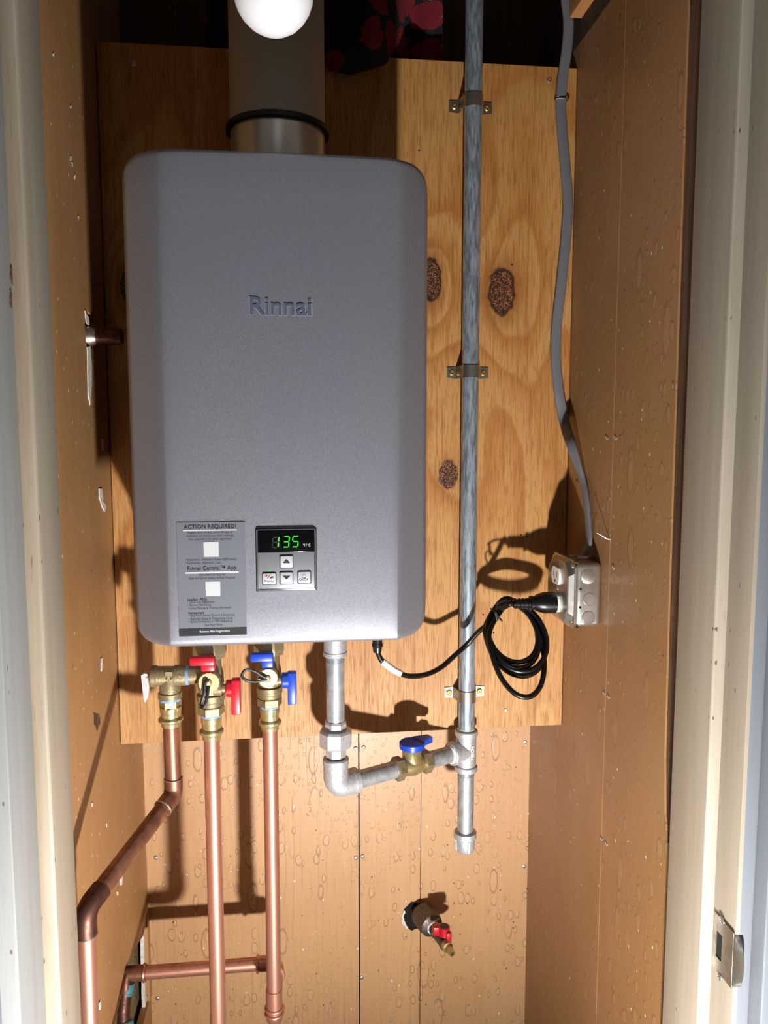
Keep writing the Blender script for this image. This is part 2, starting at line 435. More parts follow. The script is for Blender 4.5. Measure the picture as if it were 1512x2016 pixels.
def floral():
    k = NM('floral_cloth'); P = k.pos(); x, y, z = k.sep(P)
    v = k.comb(k.math('ADD', x, k.math('MULTIPLY', y, .6)), z, 0.0)
    nz = k.noise(v, 60, 3)
    v2 = k.node('ShaderNodeVectorMath', {0: v, 1: k.comb(k.math('MULTIPLY', nz, .03), k.math('MULTIPLY', nz, .025), 0.0)}, operation='ADD').outputs[0]
    vo = k.node('ShaderNodeTexVoronoi', {'Vector': v2, 'Scale': 22.0}, voronoi_dimensions='2D')
    cr, cg, cb = k.sep(vo.outputs['Color'])
    fl = k.math('LESS_THAN', vo.outputs['Distance'], k.mr(cr, 0, 1, .22, .6))
    c = k.mix(k.math('GREATER_THAN', cg, .72), lin((120, 22, 36)), lin((140, 108, 54)))
    c = k.mix(k.math('GREATER_THAN', cb, .75), c, lin((150, 46, 36)))
    col = k.mix(k.math('MULTIPLY', fl, k.math('GREATER_THAN', cr, .35)), lin((14, 16, 26)), c)
    k.set('Base Color', col).set('Roughness', .9); k.bump(nz, .3, .002)
    return k.m
M['floral'] = floral()

# ------------------------------------------------------------------ the setting
XL, XR, YP, YB = -0.2824, 0.4445, 1.22, 1.396      # side walls, plywood face, back wall face
ZC = 2.5
def rag(pts, amp, n=3, plane='yz'):
    out = []
    for i in range(len(pts)):
        a, b = V(pts[i]), V(pts[(i+1) % len(pts)])
        for k in range(n):
            p = a.lerp(b, k / n)
            if k or True:
                j = [random.uniform(-amp, amp) for _ in range(3)]
                if plane == 'yz': j[0] = 0
                else: j[1] = 0
                p = p + V(j)
            out.append(p)
    return out

struct(MB().box((-1.6, -.3, -.04), (1.6, 1.6, 0)).build('floor', M['floor']), 'wooden floor')
struct(MB().box((XL - .2, .70, ZC), (XR + .2, 1.6, ZC + .04)).build('ceiling', M['plaster']), 'closet ceiling')

# back wall: sheathing with three painted boards
wb = struct(MB().box((XL - .16, YB + .016, 0), (XR + .05, YB + .04, ZC)).build('wall_back', M['dark_board']), 'tan painted board wall at the back of the closet')
xj1 = at(707, 1700, YB).x; xj2 = at(828, 1700, YB).x
hole_c = at(822, 1803, YB)
hole = rag([hole_c + V((-.006 + .023*math.cos(a), 0, .029*math.sin(a))) for a in [2*math.pi*i/10 for i in range(10)]], .0025, 2, 'xz')
def board(name, x0, x1, mat, z1=2.02, holes=()):
    return MB().poly([(x0, YB, .0), (x1, YB, .0), (x1, YB, z1), (x0, YB, z1)], (0, .015, 0), holes).build(name, mat, wb, 0)
board('board', XL - .001, xj1 - .0013, M['back_paint'])
board('board', xj1 + .0013, xj2 - .0006, M['back_paint'])
# the widest board has the torn pipe hole; it stands slightly proud of its neighbour
b3 = MB().poly([(xj2 + .0006, YB - .0015, 0), (XR, YB - .0015, 0), (XR, YB - .0015, 2.02), (xj2 + .0006, YB - .0015, 2.02)], (0, .0165, 0),
               [[p + V((0, -.0015, 0)) for p in hole if True]] if hole_c.x - .031 > xj2 else ()).build('board', M['back_paint_b'], wb, 0)
if hole_c.x - .031 <= xj2:
    rim = [p for p in hole]
    MB().poly([p + V((0, -.0022, 0)) for p in rim], (0, .0006, 0)).build('pipe_hole', M['hole'], wb, 0, 'ragged dark hole round the drain valve pipe')
    lw = rag([hole_c + V((-.006 + .025*math.cos(a) , -.0030, .031*math.sin(a))) for a in [R(150 + 14*i) for i in range(7)]] +
             [hole_c + V((-.006 + .021*math.cos(a), -.0030, .026*math.sin(a))) for a in [R(234 - 14*i) for i in range(7)]], .0012, 2, 'xz')
    MB().poly(lw, (0, .0008, 0)).build('torn_edge', M['torn'], wb, 0)
def screw(parent, p, d, r=.0035, mat='screwgrey', name='screw', recess=True):
    d = V(d).normalized()
    m = MB().lathe(V(p) - d * .0005, d, [(0, r), (.0012, r), (.0018, r * .75), (.0018, r * .42), (.0006, r * .36)], 12)
    return m.build(name, M[mat], parent)
for (px, py) in ((700, 1474), (716, 1472), (701, 1689), (714, 1686), (307, 1689), (310, 1966), (712, 1925), (1034, 1461), (1032, 1706)):
    screw(wb, at(px, py, YB - .0016), (0, -1, 0), .0036)

# left wall with a broken hole low in the back corner and a chipped hole round the pipe stub
def LW(px, py): p = atx(px, py, XL); return V((XL, min(p.y, YB), p.z))
ztop_l = 2.35
notch = [LW(282, 1842), LW(270, 1858), LW(262, 1876), LW(252, 1893), LW(246, 1905), LW(243, 1925), LW(236, 1950), LW(228, 1985), LW(221, 2030)]
notch = [notch[0]] + rag(notch[1:-1], .0025, 2) + [notch[-1]]
no2 = [V((XL, YB, notch[0].z + .01))] + notch + [V((XL, notch[-1].y, .45)), V((XL, YB, .45))]
stubc = LW(176, 662)
stub_hole = [stubc + V((0, .020*math.cos(a) * (1.0 if math.sin(a) < .3 else 1.25), .020*math.sin(a) * (1.0 if math.sin(a) < .3 else 1.7))) for a in [2*math.pi*i/14 for i in range(14)]]
stub_hole = rag(stub_hole, .0018, 2)
outer = [V((XL, .80, 0)), V((XL, YB, 0)), V((XL, YB, .45))] + [V((XL, notch[-1].y, .45))] + list(reversed(notch)) + [V((XL, YB, notch[0].z + .01)), V((XL, YB, ztop_l)), V((XL, .80, ztop_l))]
wl = struct(MB().poly(outer, (-.012, 0, 0), [stub_hole]).build('wall_left', M['left_paint'], None, 0), 'tan painted left wall of the closet')
MB().box((XL - .034, 1.10, .3), (XL - .020, YB + .015, 2.0)).build('insulation', M['cavity'], wl, 0, 'mottled brown insulation inside the broken wall')
# torn white edge of the hole and the narrow batten left standing in the corner
te = [LW(281, 1838), LW(275, 1853), LW(268, 1880), LW(276, 1880), LW(284, 1858), LW(287, 1842)]
def chip(pts, thick=.0012, nm='paint_chip'):
    return MB().poly([p + V((.0002, 0, 0)) for p in rag(pts, .0012, 2)], (thick, 0, 0)).build(nm, M['torn'], wl, 0)
MB().box((XL - .006, YB - .020, .45), (XL + .002, YB - .001, notch[0].z + .012), .001).build('corner_batten', M['left_paint'], wl, 0)
MB().poly(rag([V((XL - .004, YB - .034, .45)), V((XL - .004, YB - .021, .45)), V((XL - .004, YB - .021, notch[0].z + .004)), V((XL - .004, YB - .028, notch[0].z + .004))], .003, 6), (-.006, 0, 0)).build('torn_plaster', M['torn'], wl, 0)
chip([LW(170, 682), LW(176, 682), LW(179, 720), LW(179, 762), LW(176, 797), LW(173, 780), LW(171, 730)])
chip([LW(194, 962), LW(199, 962), LW(202, 985), LW(208, 997), LW(205, 1007), LW(199, 997), LW(195, 980)])
chip([LW(199, 863), LW(202, 862), LW(203, 888), LW(200, 886)])
chip([LW(166, 612), LW(172, 625), LW(175, 640), LW(168, 636)])
chip([LW(236, 1728), LW(241, 1722), LW(240, 1740), LW(237, 1744)])
chip([LW(193, 1976), LW(197, 1968), LW(197, 1985), LW(195, 1988)])
chip([LW(198, 1296), LW(200, 1296), LW(200, 1318), LW(198, 1322)])
for (px, py) in ((138, 205), (138, 308), (141, 320), (104, 104), (146, 345), (153, 425), (180, 1580), (208, 1620), (230, 1755)):
    chip([LW(px, py), LW(px + 2, py), LW(px + 2, py + 7), LW(px, py + 7)], .0006)
chip([LW(184, 1403), LW(195, 1408), LW(197, 1425), LW(190, 1438), LW(185, 1424)], .0006, 'gouge').data.materials[0] = M['raw_wood']

# right wall: two boards, thin joint, strip of bare dark wood by the door
wr = struct(MB().box((XR + .016, .82, 0), (XR + .04, YB + .02, ZC)).build('wall_right', M['dark_board']), 'tan painted right wall of the closet')
yj = 1.042; ys_ = .872; zs = atx(1308, 1650, XR).z
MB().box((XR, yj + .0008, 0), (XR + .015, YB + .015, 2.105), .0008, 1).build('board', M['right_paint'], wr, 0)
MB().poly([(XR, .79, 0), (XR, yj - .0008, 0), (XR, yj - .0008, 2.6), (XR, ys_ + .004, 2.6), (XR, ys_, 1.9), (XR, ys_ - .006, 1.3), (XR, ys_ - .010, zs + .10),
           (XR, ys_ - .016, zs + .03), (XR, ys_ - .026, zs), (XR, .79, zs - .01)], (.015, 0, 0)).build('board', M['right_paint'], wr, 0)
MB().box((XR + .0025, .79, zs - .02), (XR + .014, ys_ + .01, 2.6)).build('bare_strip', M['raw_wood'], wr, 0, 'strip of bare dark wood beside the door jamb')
MB().box((XR, yj + .0008, 2.106), (XR + .015, YB + .015, 2.5)).build('upper_board', M['dark_board'], wr, 0)
MB().box((XR, yj - .3, 2.106), (XR + .015, yj, 2.5)).build('upper_board', M['dark_board'], wr, 0)
struct(MB().box((XR - .019, .83, 2.137), (XR, 1.208, 2.20), .001).build('trim_1', M['cleat']), 'orange wooden cleat along the top of the right wall')
for (px, py) in ((1208, 1117), (1212, 862), (1195, 862), (1190, 1365), (1198, 1372), (1184, 1652), (1194, 1662)):
    screw(wr, atx(px, py, XR), (-1, 0, 0), .0034)

# door opening: rabbeted jambs, casings and the wall around them
def jamb(name, sx, xa, xb, ya, ys, yo, lab, mats):
    o = struct(MB().box((xa, ys, 0), (xa + sx * .045, ya, 2.05), .0015).build(name, M[mats[0]], None, 35), lab)
    MB().box((xa + sx * .0004, ys - .0008, 0), (xb + sx * .004, ys + .006, 2.05), .003, 3).build('stop_edge', M[mats[1]], o, 35)
    MB().box((xb, yo, 0), (xb + sx * .030, ys, 2.05), .0015).build('rebate', M[mats[2]], o, 35)
    return o
jl = jamb('trim_2', -1, -.2415, -.2560, .822, .757, .690, 'cream door jamb on the left of the opening', ('trim', 'trim_worn', 'trim_grey'))
jr = jamb('trim_3', 1, .4315, .4450, .818, .742, .699, 'cream door jamb on the right of the opening', ('trim', 'trim_white', 'trim'))
struct(MB().box((.449, .6985, 0), (.475, .7035, 2.05), .001).build('trim_4', M['casing'], None, 35), 'pale grey edge of the right jamb')
struct(MB().box((.4615, .676, 0), (.535, .699, 2.12), .003).build('trim_5', M['casing'], None, 35), 'pale grey casing on the right of the door')
struct(MB().box((-.345, .668, 0), (-.272, .691, 2.12), .003).build('trim_6', M['casing'], None, 35), 'pale grey casing on the left of the door')
struct(MB().box((-.30, .70, 2.03), (.49, .82, 2.075), .002).build('trim_7', M['trim'], None, 35), 'cream door head')
struct(MB().box((-.345, .668, 2.05), (.535, .691, 2.14), .003).build('trim_8', M['casing'], None, 35), 'pale grey head casing')
wf = struct(MB().box((-1.6, .70, 0), (-.29, .80, ZC)).box((.478, .70, 0), (1.6, .80, ZC)).box((-.29, .70, 2.076), (.478, .80, ZC)).build('wall_front', M['roomwall'], None, 0), 'room wall around the closet door')
# dents and knots on the left jamb
jb = -.2560
for (px, py, a, b) in ((24, 543, 10, 16), (31, 592, 5, 16)):
    c = atx(px, py, jb + .0003)
    if not (.66 < c.y < .757): c.y = max(.70, min(.75, c.y))
    MB().poly(rag([c + V((0, .00045*a*math.cos(t), .00055*b*math.sin(t))) for t in [2*math.pi*i/9 for i in range(9)]], .0012, 2), (.0004, 0, 0)).build('dent', M['raw_wood'], jl, 0, 'dark gouge in the paint')
# strike plate on the right jamb
XS = .4450
sp_pts = [(1414, 1795), (1430, 1812), (1447, 1833), (1462, 1853), (1470, 1885), (1471, 1915), (1464, 1945), (1455, 1960), (1443, 1945), (1424, 1925), (1409, 1905), (1413, 1850)]
def JW(px, py): return atx(px, py, XS - .0006)
cs = [JW(*p) for p in sp_pts]
zc_ = [p.z for p in cs]
zt_, zb_ = JW(1414, 1800).z, JW(1440, 1945).z
y0_, y1_ = .700, .737
lip = [V((XS, y0_, zt_)), V((XS, y1_, zt_)), V((XS, y1_, zb_)), V((XS, y0_, zb_))]
zm = (zt_ + zb_) / 2
hole_s = [V((XS, y0_ + a, zm + b)) for a, b in ((.020, .013), (.031, .013), (.031, -.016), (.020, -.016))]
MB().poly([p + V((-.0016, 0, 0)) for p in lip], (.0014, 0, 0), [[p + V((-.0016, 0, 0)) for p in hole_s]]).build('strike_plate', M['strap'], jr, 0, 'worn steel strike plate')
MB().box((XS - .0008, y0_ + .020, zm - .016), (XS - .0002, y0_ + .031, zm + .013)).build('latch_hole', M['hole'], jr, 0)
lipp = [(XS - .0016, y0_ + .002, 0), (XS + .0002, y0_ - .005, 0), (XS + .004, y0_ - .011, 0)]
rings = []
for i in range(9):
    t = -1 + 2 * i / 8; hw = (zt_ - zb_) / 2
    reach = max(0.0, 1 - t * t) ** .5
    z = zm + t * hw * .98
    a = [V((XS - .0016, y0_ + .003, z)), V((XS - .0010, y0_ - .005 * reach, z)), V((XS + .003, y0_ - .013 * reach, z)), V((XS + .0042, y0_ - .012 * reach, z)), V((XS + .0004, y0_ - .004 * reach, z)), V((XS - .0002, y0_ + .003, z))]
    rings.append(a)
MB().ring_loft(rings).build('strike_lip', M['strap'], jr, 40, 'curved lip of the strike plate')
for dz in (.030, -.034): screw(jr, (XS - .0016, y0_ + .022, zm + dz), (-1, 0, 0), .0042)

# ------------------------------------------------------------------ plywood backing board
pz0, pz1 = 1.011, 2.070
ply = tag(MB().box((XL + .0015, YP, pz0), (XR - .001, YP + .018, pz1), .0006, 1).build('plywood_panel', M['ply'], None, 0),
          'golden plywood backing board with dark knots behind the water heater', 'plywood board')
for (px, py, r) in ((1081, 158, .0036), (263, 125, .004), (995, 1398, .0030)):
    screw(ply, at(px, py, YP), (0, -1, 0), r, 'screwgrey')
for (px, py) in ((1008, 521), (1026, 1053), (1037, 1057), (972, 1246), (1054, 1250), (951, 1210), (825, 296)):
    MB().lathe(at(px, py, YP) + V((0, -.0003, 0)), (0, 1, 0), [(0, .0014), (.0005, .0014)], 10).build('nail_hole', M['hole'], ply, 0)
# battens that carry the board off the back wall
for x0 in (XL + .004, .06, XR - .045):
    MB().box((x0, YP + .0185, pz0 + .03), (x0 + .04, YB - .002, pz1 - .12)).build('batten', M['raw_wood'], ply, 0)

# ------------------------------------------------------------------ water heater
YF, YS, YK = .905, .940, 1.190
hx0, hx1 = at(243, 500, YS).x, at(843, 500, YS).x
hz1, hz0 = at(540, 299, YF + .006).z, at(560, 1268, YF + .004).z
fx0, fx1 = at(330, 1100, YF).x, at(784, 1100, YF).x
hcx = (hx0 + hx1) / 2; hw = (hx1 - hx0) / 2; fh = (fx1 - fx0) / 2; fcx = (fx0 + fx1) / 2
wh = thing('water_heater', 'silver wall-hung tankless water heater with green digital display', 'water heater', (hcx, YK, hz0))
RC = .026
def front_y(x, z):
    s = .0012 + .012 * max(0, min(1, (z - hz0) / (hz1 - hz0))) ** 1.3
    t = abs(x - fcx) - fh
    half = (hx1 - fcx) if x > fcx else (fcx - hx0)
    k = (YS - YF) / (half - fh)
    return YF + k * .5 * (t + math.sqrt(t * t + s * s)) * .98
xs = [hx0 + (hx1 - hx0) * i / 60 for i in range(61)]
xs = sorted(set(xs + [fx0, fx0 - .001, fx0 + .001, fx1, fx1 - .001, fx1 + .001] + [hx0 + RC * (1 - math.cos(math.pi/2*i/10)) for i in range(10)] + [hx1 - RC * (1 - math.cos(math.pi/2*i/10)) for i in range(10)]))
def zext(x):
    e = min(x - hx0, hx1 - x)
    if e >= RC: return hz0, hz1
    d = RC - math.sqrt(max(0, RC*RC - (RC - e)**2)); return hz0 + d, hz1 - d
rows = [(0, .008), (.0012, .0045), (.003, .002), (.006, .0006), (.010, 0)]
m = MB(); cols = []
NZ = 16
for x in xs:
    z0, z1 = zext(x); e = min(x - hx0, hx1 - x); col = []
    es = .006 * max(0, 1 - e / .006) ** 2
    lim = (z1 - z0) / 2
    seq = [(z0 + min(a, lim), b) for a, b in rows]
    seq += [(z0 + .010 + (z1 - z0 - .020) * i / NZ, 0) for i in range(1, NZ)]
    seq += [(z1 - min(a, lim), b) for a, b in reversed(rows)]
    for z, b in seq: col.append(m.bm.verts.new((x, front_y(x, z) + b + es, z)))
    cols.append(col)
for a, b in zip(cols, cols[1:]):
    for i in range(len(a) - 1): m.bm.faces.new((a[i], a[i+1], b[i+1], b[i]))
# skirt running back from the rim of the cover
rim = [c[0] for c in cols] + [v for v in cols[-1][1:]] + [c[-1] for c in reversed(cols[:-1])] + [v for v in reversed(cols[0][1:-1])]
bk = [m.bm.verts.new((v.co.x, 1.06, v.co.z)) for v in rim]
for i in range(len(rim)):
    j = (i + 1) % len(rim)
    m.bm.faces.new((rim[i], rim[j], bk[j], bk[i]))
m.build('front_cover', M['silver'], wh, 50)
MB().box((hx0 + .002, 1.055, hz0 + .004), (hx1 - .002, YK, hz1 - .004), .006).build('casing', M['heater_dark'], wh)
MB().box((hx0 + .06, YK, hz1 - .06), (hx1 - .06, YP - .0005, hz1 - .02), .002).build('wall_bracket', M['heater_dark'], wh)
MB().box((hx0 + .06, YK, hz0 + .02), (hx1 - .06, YP - .0005, hz0 + .06), .002).build('wall_bracket', M['heater_dark'], wh)
MB().box((at(735, 312, 1.0).x, 1.0, hz1 - .004), (at(752, 312, 1.0).x, 1.03, hz1 + .0015), .001).build('top_clip', M['heater_dark'], wh)
FP = YF - .0006
def fp(px, py, d=0.0): return at(px, py, FP - d)
# logo
lettering('logo_outline', 'Rinnai', M['logo_edge'], wh, fp(490.5, 621.5), fp(615, 623), .0216, 0.0, .026)
lettering('logo', 'Rinnai', M['logo'], wh, fp(492, 620.5), fp(613.5, 622), .0205, .0004, .014, label='grey brand lettering')
# sticker
def sq(px, py): return 340 + px / 5.04, 1010 + py / 5.04
sx0, sx1 = fp(350, 1140).x, fp(484, 1140).x; sz1, sz0 = fp(415, 1028).z, fp(420, 1251).z
st = MB().box((sx0, FP - .0002, sz0), (sx1, FP + .0004, sz1)).build('sticker', M['sticker'], wh, 0, 'grey translucent registration sticker')
b0, b1 = fp(420, 1236).z, sz0
MB().box((sx0, FP - .0004, b1), (sx1, FP - .0001, b0)).build('sticker_bar', M['sticker_bar'], st, 0)
def line(body, x0, x1, y, hgt, mat='greyprint', bold=0.0):
    a, b = sq(x0, y), sq(x1, y); pa = fp(*a, .0004); z = (pa.z + fp(*b, .0004).z) / 2
    pb = fp(*b, .0004); s = YF / F / 5.04 * hgt
    lettering('print', body, M[mat], st, (pa.x, FP - .0006, z - s / 2), (pb.x, FP - .0006, z - s / 2), s, 0, bold)
line('ACTION REQUIRED!', 110, 628, 138, 46, 'blackprint', .012)
line('Register your product within 90 days of', 148, 593, 196, 30)
line('installation and extend your labor coverage.', 135, 608, 229, 30)
line('Scan code below for quick registration.', 160, 588, 262, 30)
line('\u2022 Residential - Additional 4 years ($250 value)', 130, 633, 465, 30)
line('\u2022 Commercial - Additional 1 year', 130, 482, 499, 28)
line('Rinnai Central\u2122 App', 145, 633, 552, 56, 'blackprint', .004)
line('Download our App for', 265, 520, 615, 30)
line('Easy and Quick access to Key Features', 162, 620, 648, 30)
line('Installers / PROs', 148, 340, 860, 28, 'blackprint', .012)
line('\u2022 Quick Link Registration', 150, 415, 888, 28)
line('\u2022 Remote Monitoring', 150, 380, 917, 28)
line('\u2022 Latest Manuals & Training Information', 155, 580, 946, 28)
line('Homeowners', 157, 310, 992, 26, 'blackprint', .012)
line('\u2022 Easy Recirculation Control & Scheduling', 160, 613, 1018, 28)
line('\u2022 Real-time Status & Maintenance Alerts', 160, 595, 1047, 28)
line('\u2022 Quick Connection to PRO Assistance', 160, 592, 1077, 28)
line('And Much More...', 318, 505, 1110, 24)
line('Remove After Registration', 270, 565, 1174, 30, 'whiteprint', .014)
def sbox(nm, x0, x1, y0, y1, mat):
    a, b = fp(*sq(x0, y0)), fp(*sq(x1, y1)); MB().box((a.x, FP - .0006, b.z), (b.x, FP - .0003, a.z)).build(nm, M[mat], st, 0)
sbox('rule', 102, 635, 166, 172, 'whiteprint'); sbox('rule', 125, 655, 586, 592, 'whiteprint')
sbox('blank_patch', 305, 458, 288, 432, 'whiteprint'); sbox('blank_patch', 325, 474, 680, 820, 'whiteprint')
# control panel
def cb(nm, x0, x1, y0, y1, d0, d1, mat, parent, bev=0.0, lab=None, seg=2):
    xm, ym = (x0 + x1) / 2, (y0 + y1) / 2
    X0, X1 = fp(x0, ym).x, fp(x1, ym).x; Z1, Z0 = fp(xm, y0).z, fp(xm, y1).z
    return MB().box((X0, YF - d1, Z0), (X1, YF + .002 - d0, Z1), bev, seg).build(nm, M[mat], parent, 35, lab)
cp = cb('control_panel', 505, 622, 1041, 1161, 0, .004, 'chrome', wh, .0018, 'control panel with display and four buttons', 3)
cb('panel_gasket', 503.5, 623.5, 1040, 1163, 0, .0012, 'rubber', cp, .0006)
cb('panel_face', 508, 619, 1086, 1157, .003, .0046, 'silver_trim', cp, .0006)
ds = cb('display', 508, 619, 1043, 1086, .003, .0046, 'blackgloss', cp, .0004, 'black display reading 135 in green')
bt = {}
for nm, x0, x1, y0, y1 in (('up', 552, 576, 1093, 1116), ('down', 552, 576, 1125, 1148), ('prio', 518, 543, 1127, 1149), ('onoff', 587, 611, 1124, 1146)):
    cb('button_well', x0 - 1.6, x1 + 1.6, y0 - 1.6, y1 + 1.6, .003, .0049, 'blackprint', cp, .0003)
    bt[nm] = cb('button', x0, x1, y0, y1, .004, .0066, 'button', cp, .0009)
def tri(nm, pts, parent, mat='blackprint', d=.0068):
    MB().poly([at(px, py, YF - d) for px, py in pts], (0, .0002, 0)).build(nm, M[mat], parent, 0)
tri('arrow', [(557, 1108), (564, 1100.5), (571, 1108), (569, 1108.5), (564, 1104), (559, 1108.5)], bt['up'])
tri('arrow', [(558.5, 1108.8), (564, 1104.8), (569.5, 1108.8)], bt['up'])
tri('arrow', [(556.5, 1133.5), (571.5, 1133.5), (564, 1141)], bt['down'])
lettering('print', 'Priority', M['blackprint'], bt['prio'], at(520.5, 1147.5, YF - .0068), at(539, 1147.5, YF - .0068), .0032, 0, .004)
lettering('print', 'On/Off', M['blackprint'], bt['onoff'], at(589.5, 1143.5, YF - .0068), at(607, 1143.5, YF - .0068), .0030, 0, .004)
tri('tap_icon', [(522, 1135), (525, 1131.5), (528, 1132), (524.5, 1136)], bt['prio'], 'red')
tri('tap_icon', [(526, 1139), (532, 1131), (533, 1131), (527, 1139)], bt['prio'])
tri('tap_icon', [(531, 1139), (535, 1134.5), (538.5, 1136), (538, 1139), (536, 1137), (532.5, 1139.5)], bt['prio'], 'blackprint')
pi = MB(); pc = at(598.8, 1134.5, YF - .0068)
pi.tube([pc + V((.0024*math.sin(a), 0, .0024*math.cos(a))) for a in [R(35 + 290*i/16) for i in range(17)]], .00022, 6)
pi.tube([pc + V((0, 0, .0006)), pc + V((0, 0, .0032))], .00022, 6); pi.build('power_icon', M['blackprint'], bt['onoff'])
tri('indicator_light', [(527, 1122.2), (532, 1122.0), (532, 1124), (527, 1124.2)], cp, 'led', .0050)
# seven-segment digits
def digit(n, xc, yc, wpx, hpx, mat, nm):
    SEG = {'0': 'abcdef', '1': 'bc', '3': 'abcdg', '5': 'acdfg', '8': 'abcdefg'}[n]
    w2, h2, t, gp = wpx / 2, hpx / 2, 1.7, .7
    def hs(y, l):  # horizontal
        return [(-l + gp, y), (-l + gp + t*.6, y - t*.6), (l - gp - t*.6, y - t*.6), (l - gp, y), (l - gp - t*.6, y + t*.6), (-l + gp + t*.6, y + t*.6)]
    def vsg(x, y0, y1):
        return [(x, y0 + gp), (x + t*.6, y0 + gp + t*.6), (x + t*.6, y1 - gp - t*.6), (x, y1 - gp), (x - t*.6, y1 - gp - t*.6), (x - t*.6, y0 + gp + t*.6)]
    S = {'a': hs(-h2, w2), 'g': hs(0, w2), 'd': hs(h2, w2), 'f': vsg(-w2, -h2, 0), 'b': vsg(w2, -h2, 0), 'e': vsg(-w2, 0, h2), 'c': vsg(w2, 0, h2)}
    m = MB()
    for k in SEG:
        m.poly([at(xc + x - y * .09, yc + y, YF - .0048) for x, y in S[k]], (0, .0001, 0))
    return m.build(nm, M[mat], ds, 0)
digit('8', 541.5, 1068, 10, 20, 'ghost', 'unlit_digit')
digit('1', 543.6, 1067, 10, 21, 'led', 'digit')
digit('3', 563.5, 1066.5, 11, 21, 'led', 'digit'); digit('5', 581.5, 1066, 11, 21, 'led', 'digit')
lettering('unit_print', '\u00b0F / \u00b0C', M['whiteprint'], ds, at(596.5, 1076.5, YF - .0048), at(611, 1075.8, YF - .0048), .0036, 0, .01)

# ------------------------------------------------------------------ vent pipe
YV = 1.085
vx = at(547.5, 290, YV).x; vzb = hz1 + .0005
rv = .0635
zr = at(548, 262, YV).z
vt = thing('vent_pipe', 'cream plastic vent pipe rising from the top of the water heater', 'vent pipe', (vx, YV, vzb))
MB().lathe((vx, YV, vzb), (0, 0, 1), [(0, rv*.985), (zr - vzb + .004, rv*.985)], 48).build('steel_collar', M['steel'], vt, 35, 'stainless steel collar')
MB().lathe((vx, YV, zr - .004), (0, 0, 1), [(0, rv*1.06), (.001, rv*1.085), (.007, rv*1.085), (.008, rv*1.06)], 48).build('gasket_ring', M['rubber'], vt, 35, 'black rubber ring')
MB().lathe((vx, YV, zr + .002), (0, 0, 1), [(0, rv*.99), (ZC - zr - .003, rv*.99)], 48).build('pipe', M['vent'], vt)

# ------------------------------------------------------------------ light bulb in front of the vent
YBU = .88
bc = at(538, -17, YBU); br = 74 * YBU / F * 1.0
lb = thing('light_bulb', 'white opal globe light bulb hanging in front of the vent pipe', 'light bulb', (bc.x, bc.y, bc.z))
m = MB(); prof = []
for i in range(13):
    a = math.pi * i / 12 * .86; prof.append((-br * math.cos(a), br * math.sin(a)))
prof += [(br * 1.02, br * .36), (br * 1.25, br * .34)]
m.lathe(bc, (0, 0, 1), prof, 32).build('bulb_glass', M['bulb'], lb, 60)
MB().lathe(bc, (0, 0, 1), [(br * 1.2, br * .45), (br * 1.7, br * .52), (br * 2.0, br * .40), (br * 2.0 + .001, .004), (ZC - bc.z - .001, .004)], 24).build('lamp_holder', M['socket'], lb)

# ------------------------------------------------------------------ copper pipes and valves
RP = .0111
def hexn(m, p, axis, t0, t1, r, n=6, ph=0.0, ch=.0012):
    return m.lathe(p, axis, [(t0, r*.9), (t0 + ch, r), (t1 - ch, r), (t1, r*.9)], n, ph)
def press(parent, x, Y, ztop, zbot, name='press_fitting'):
    """brass press adapter: barrel with a bead"""
    h = ztop - zbot
    m = MB().lathe((x, Y, zbot), (0, 0, 1), [(0, .0128), (h*.18, .0130), (h*.22, .0150), (h*.28, .0166), (h*.38, .0166), (h*.44, .0150), (h*.48, .0132), (h*.72, .0134), (h*.78, .0142), (h, .0142)], 28)
    return m.build(name, M['brass'], parent)
K = 4.447
def vq(zx, zy): return 270 + zx / K, 1260 + zy / K

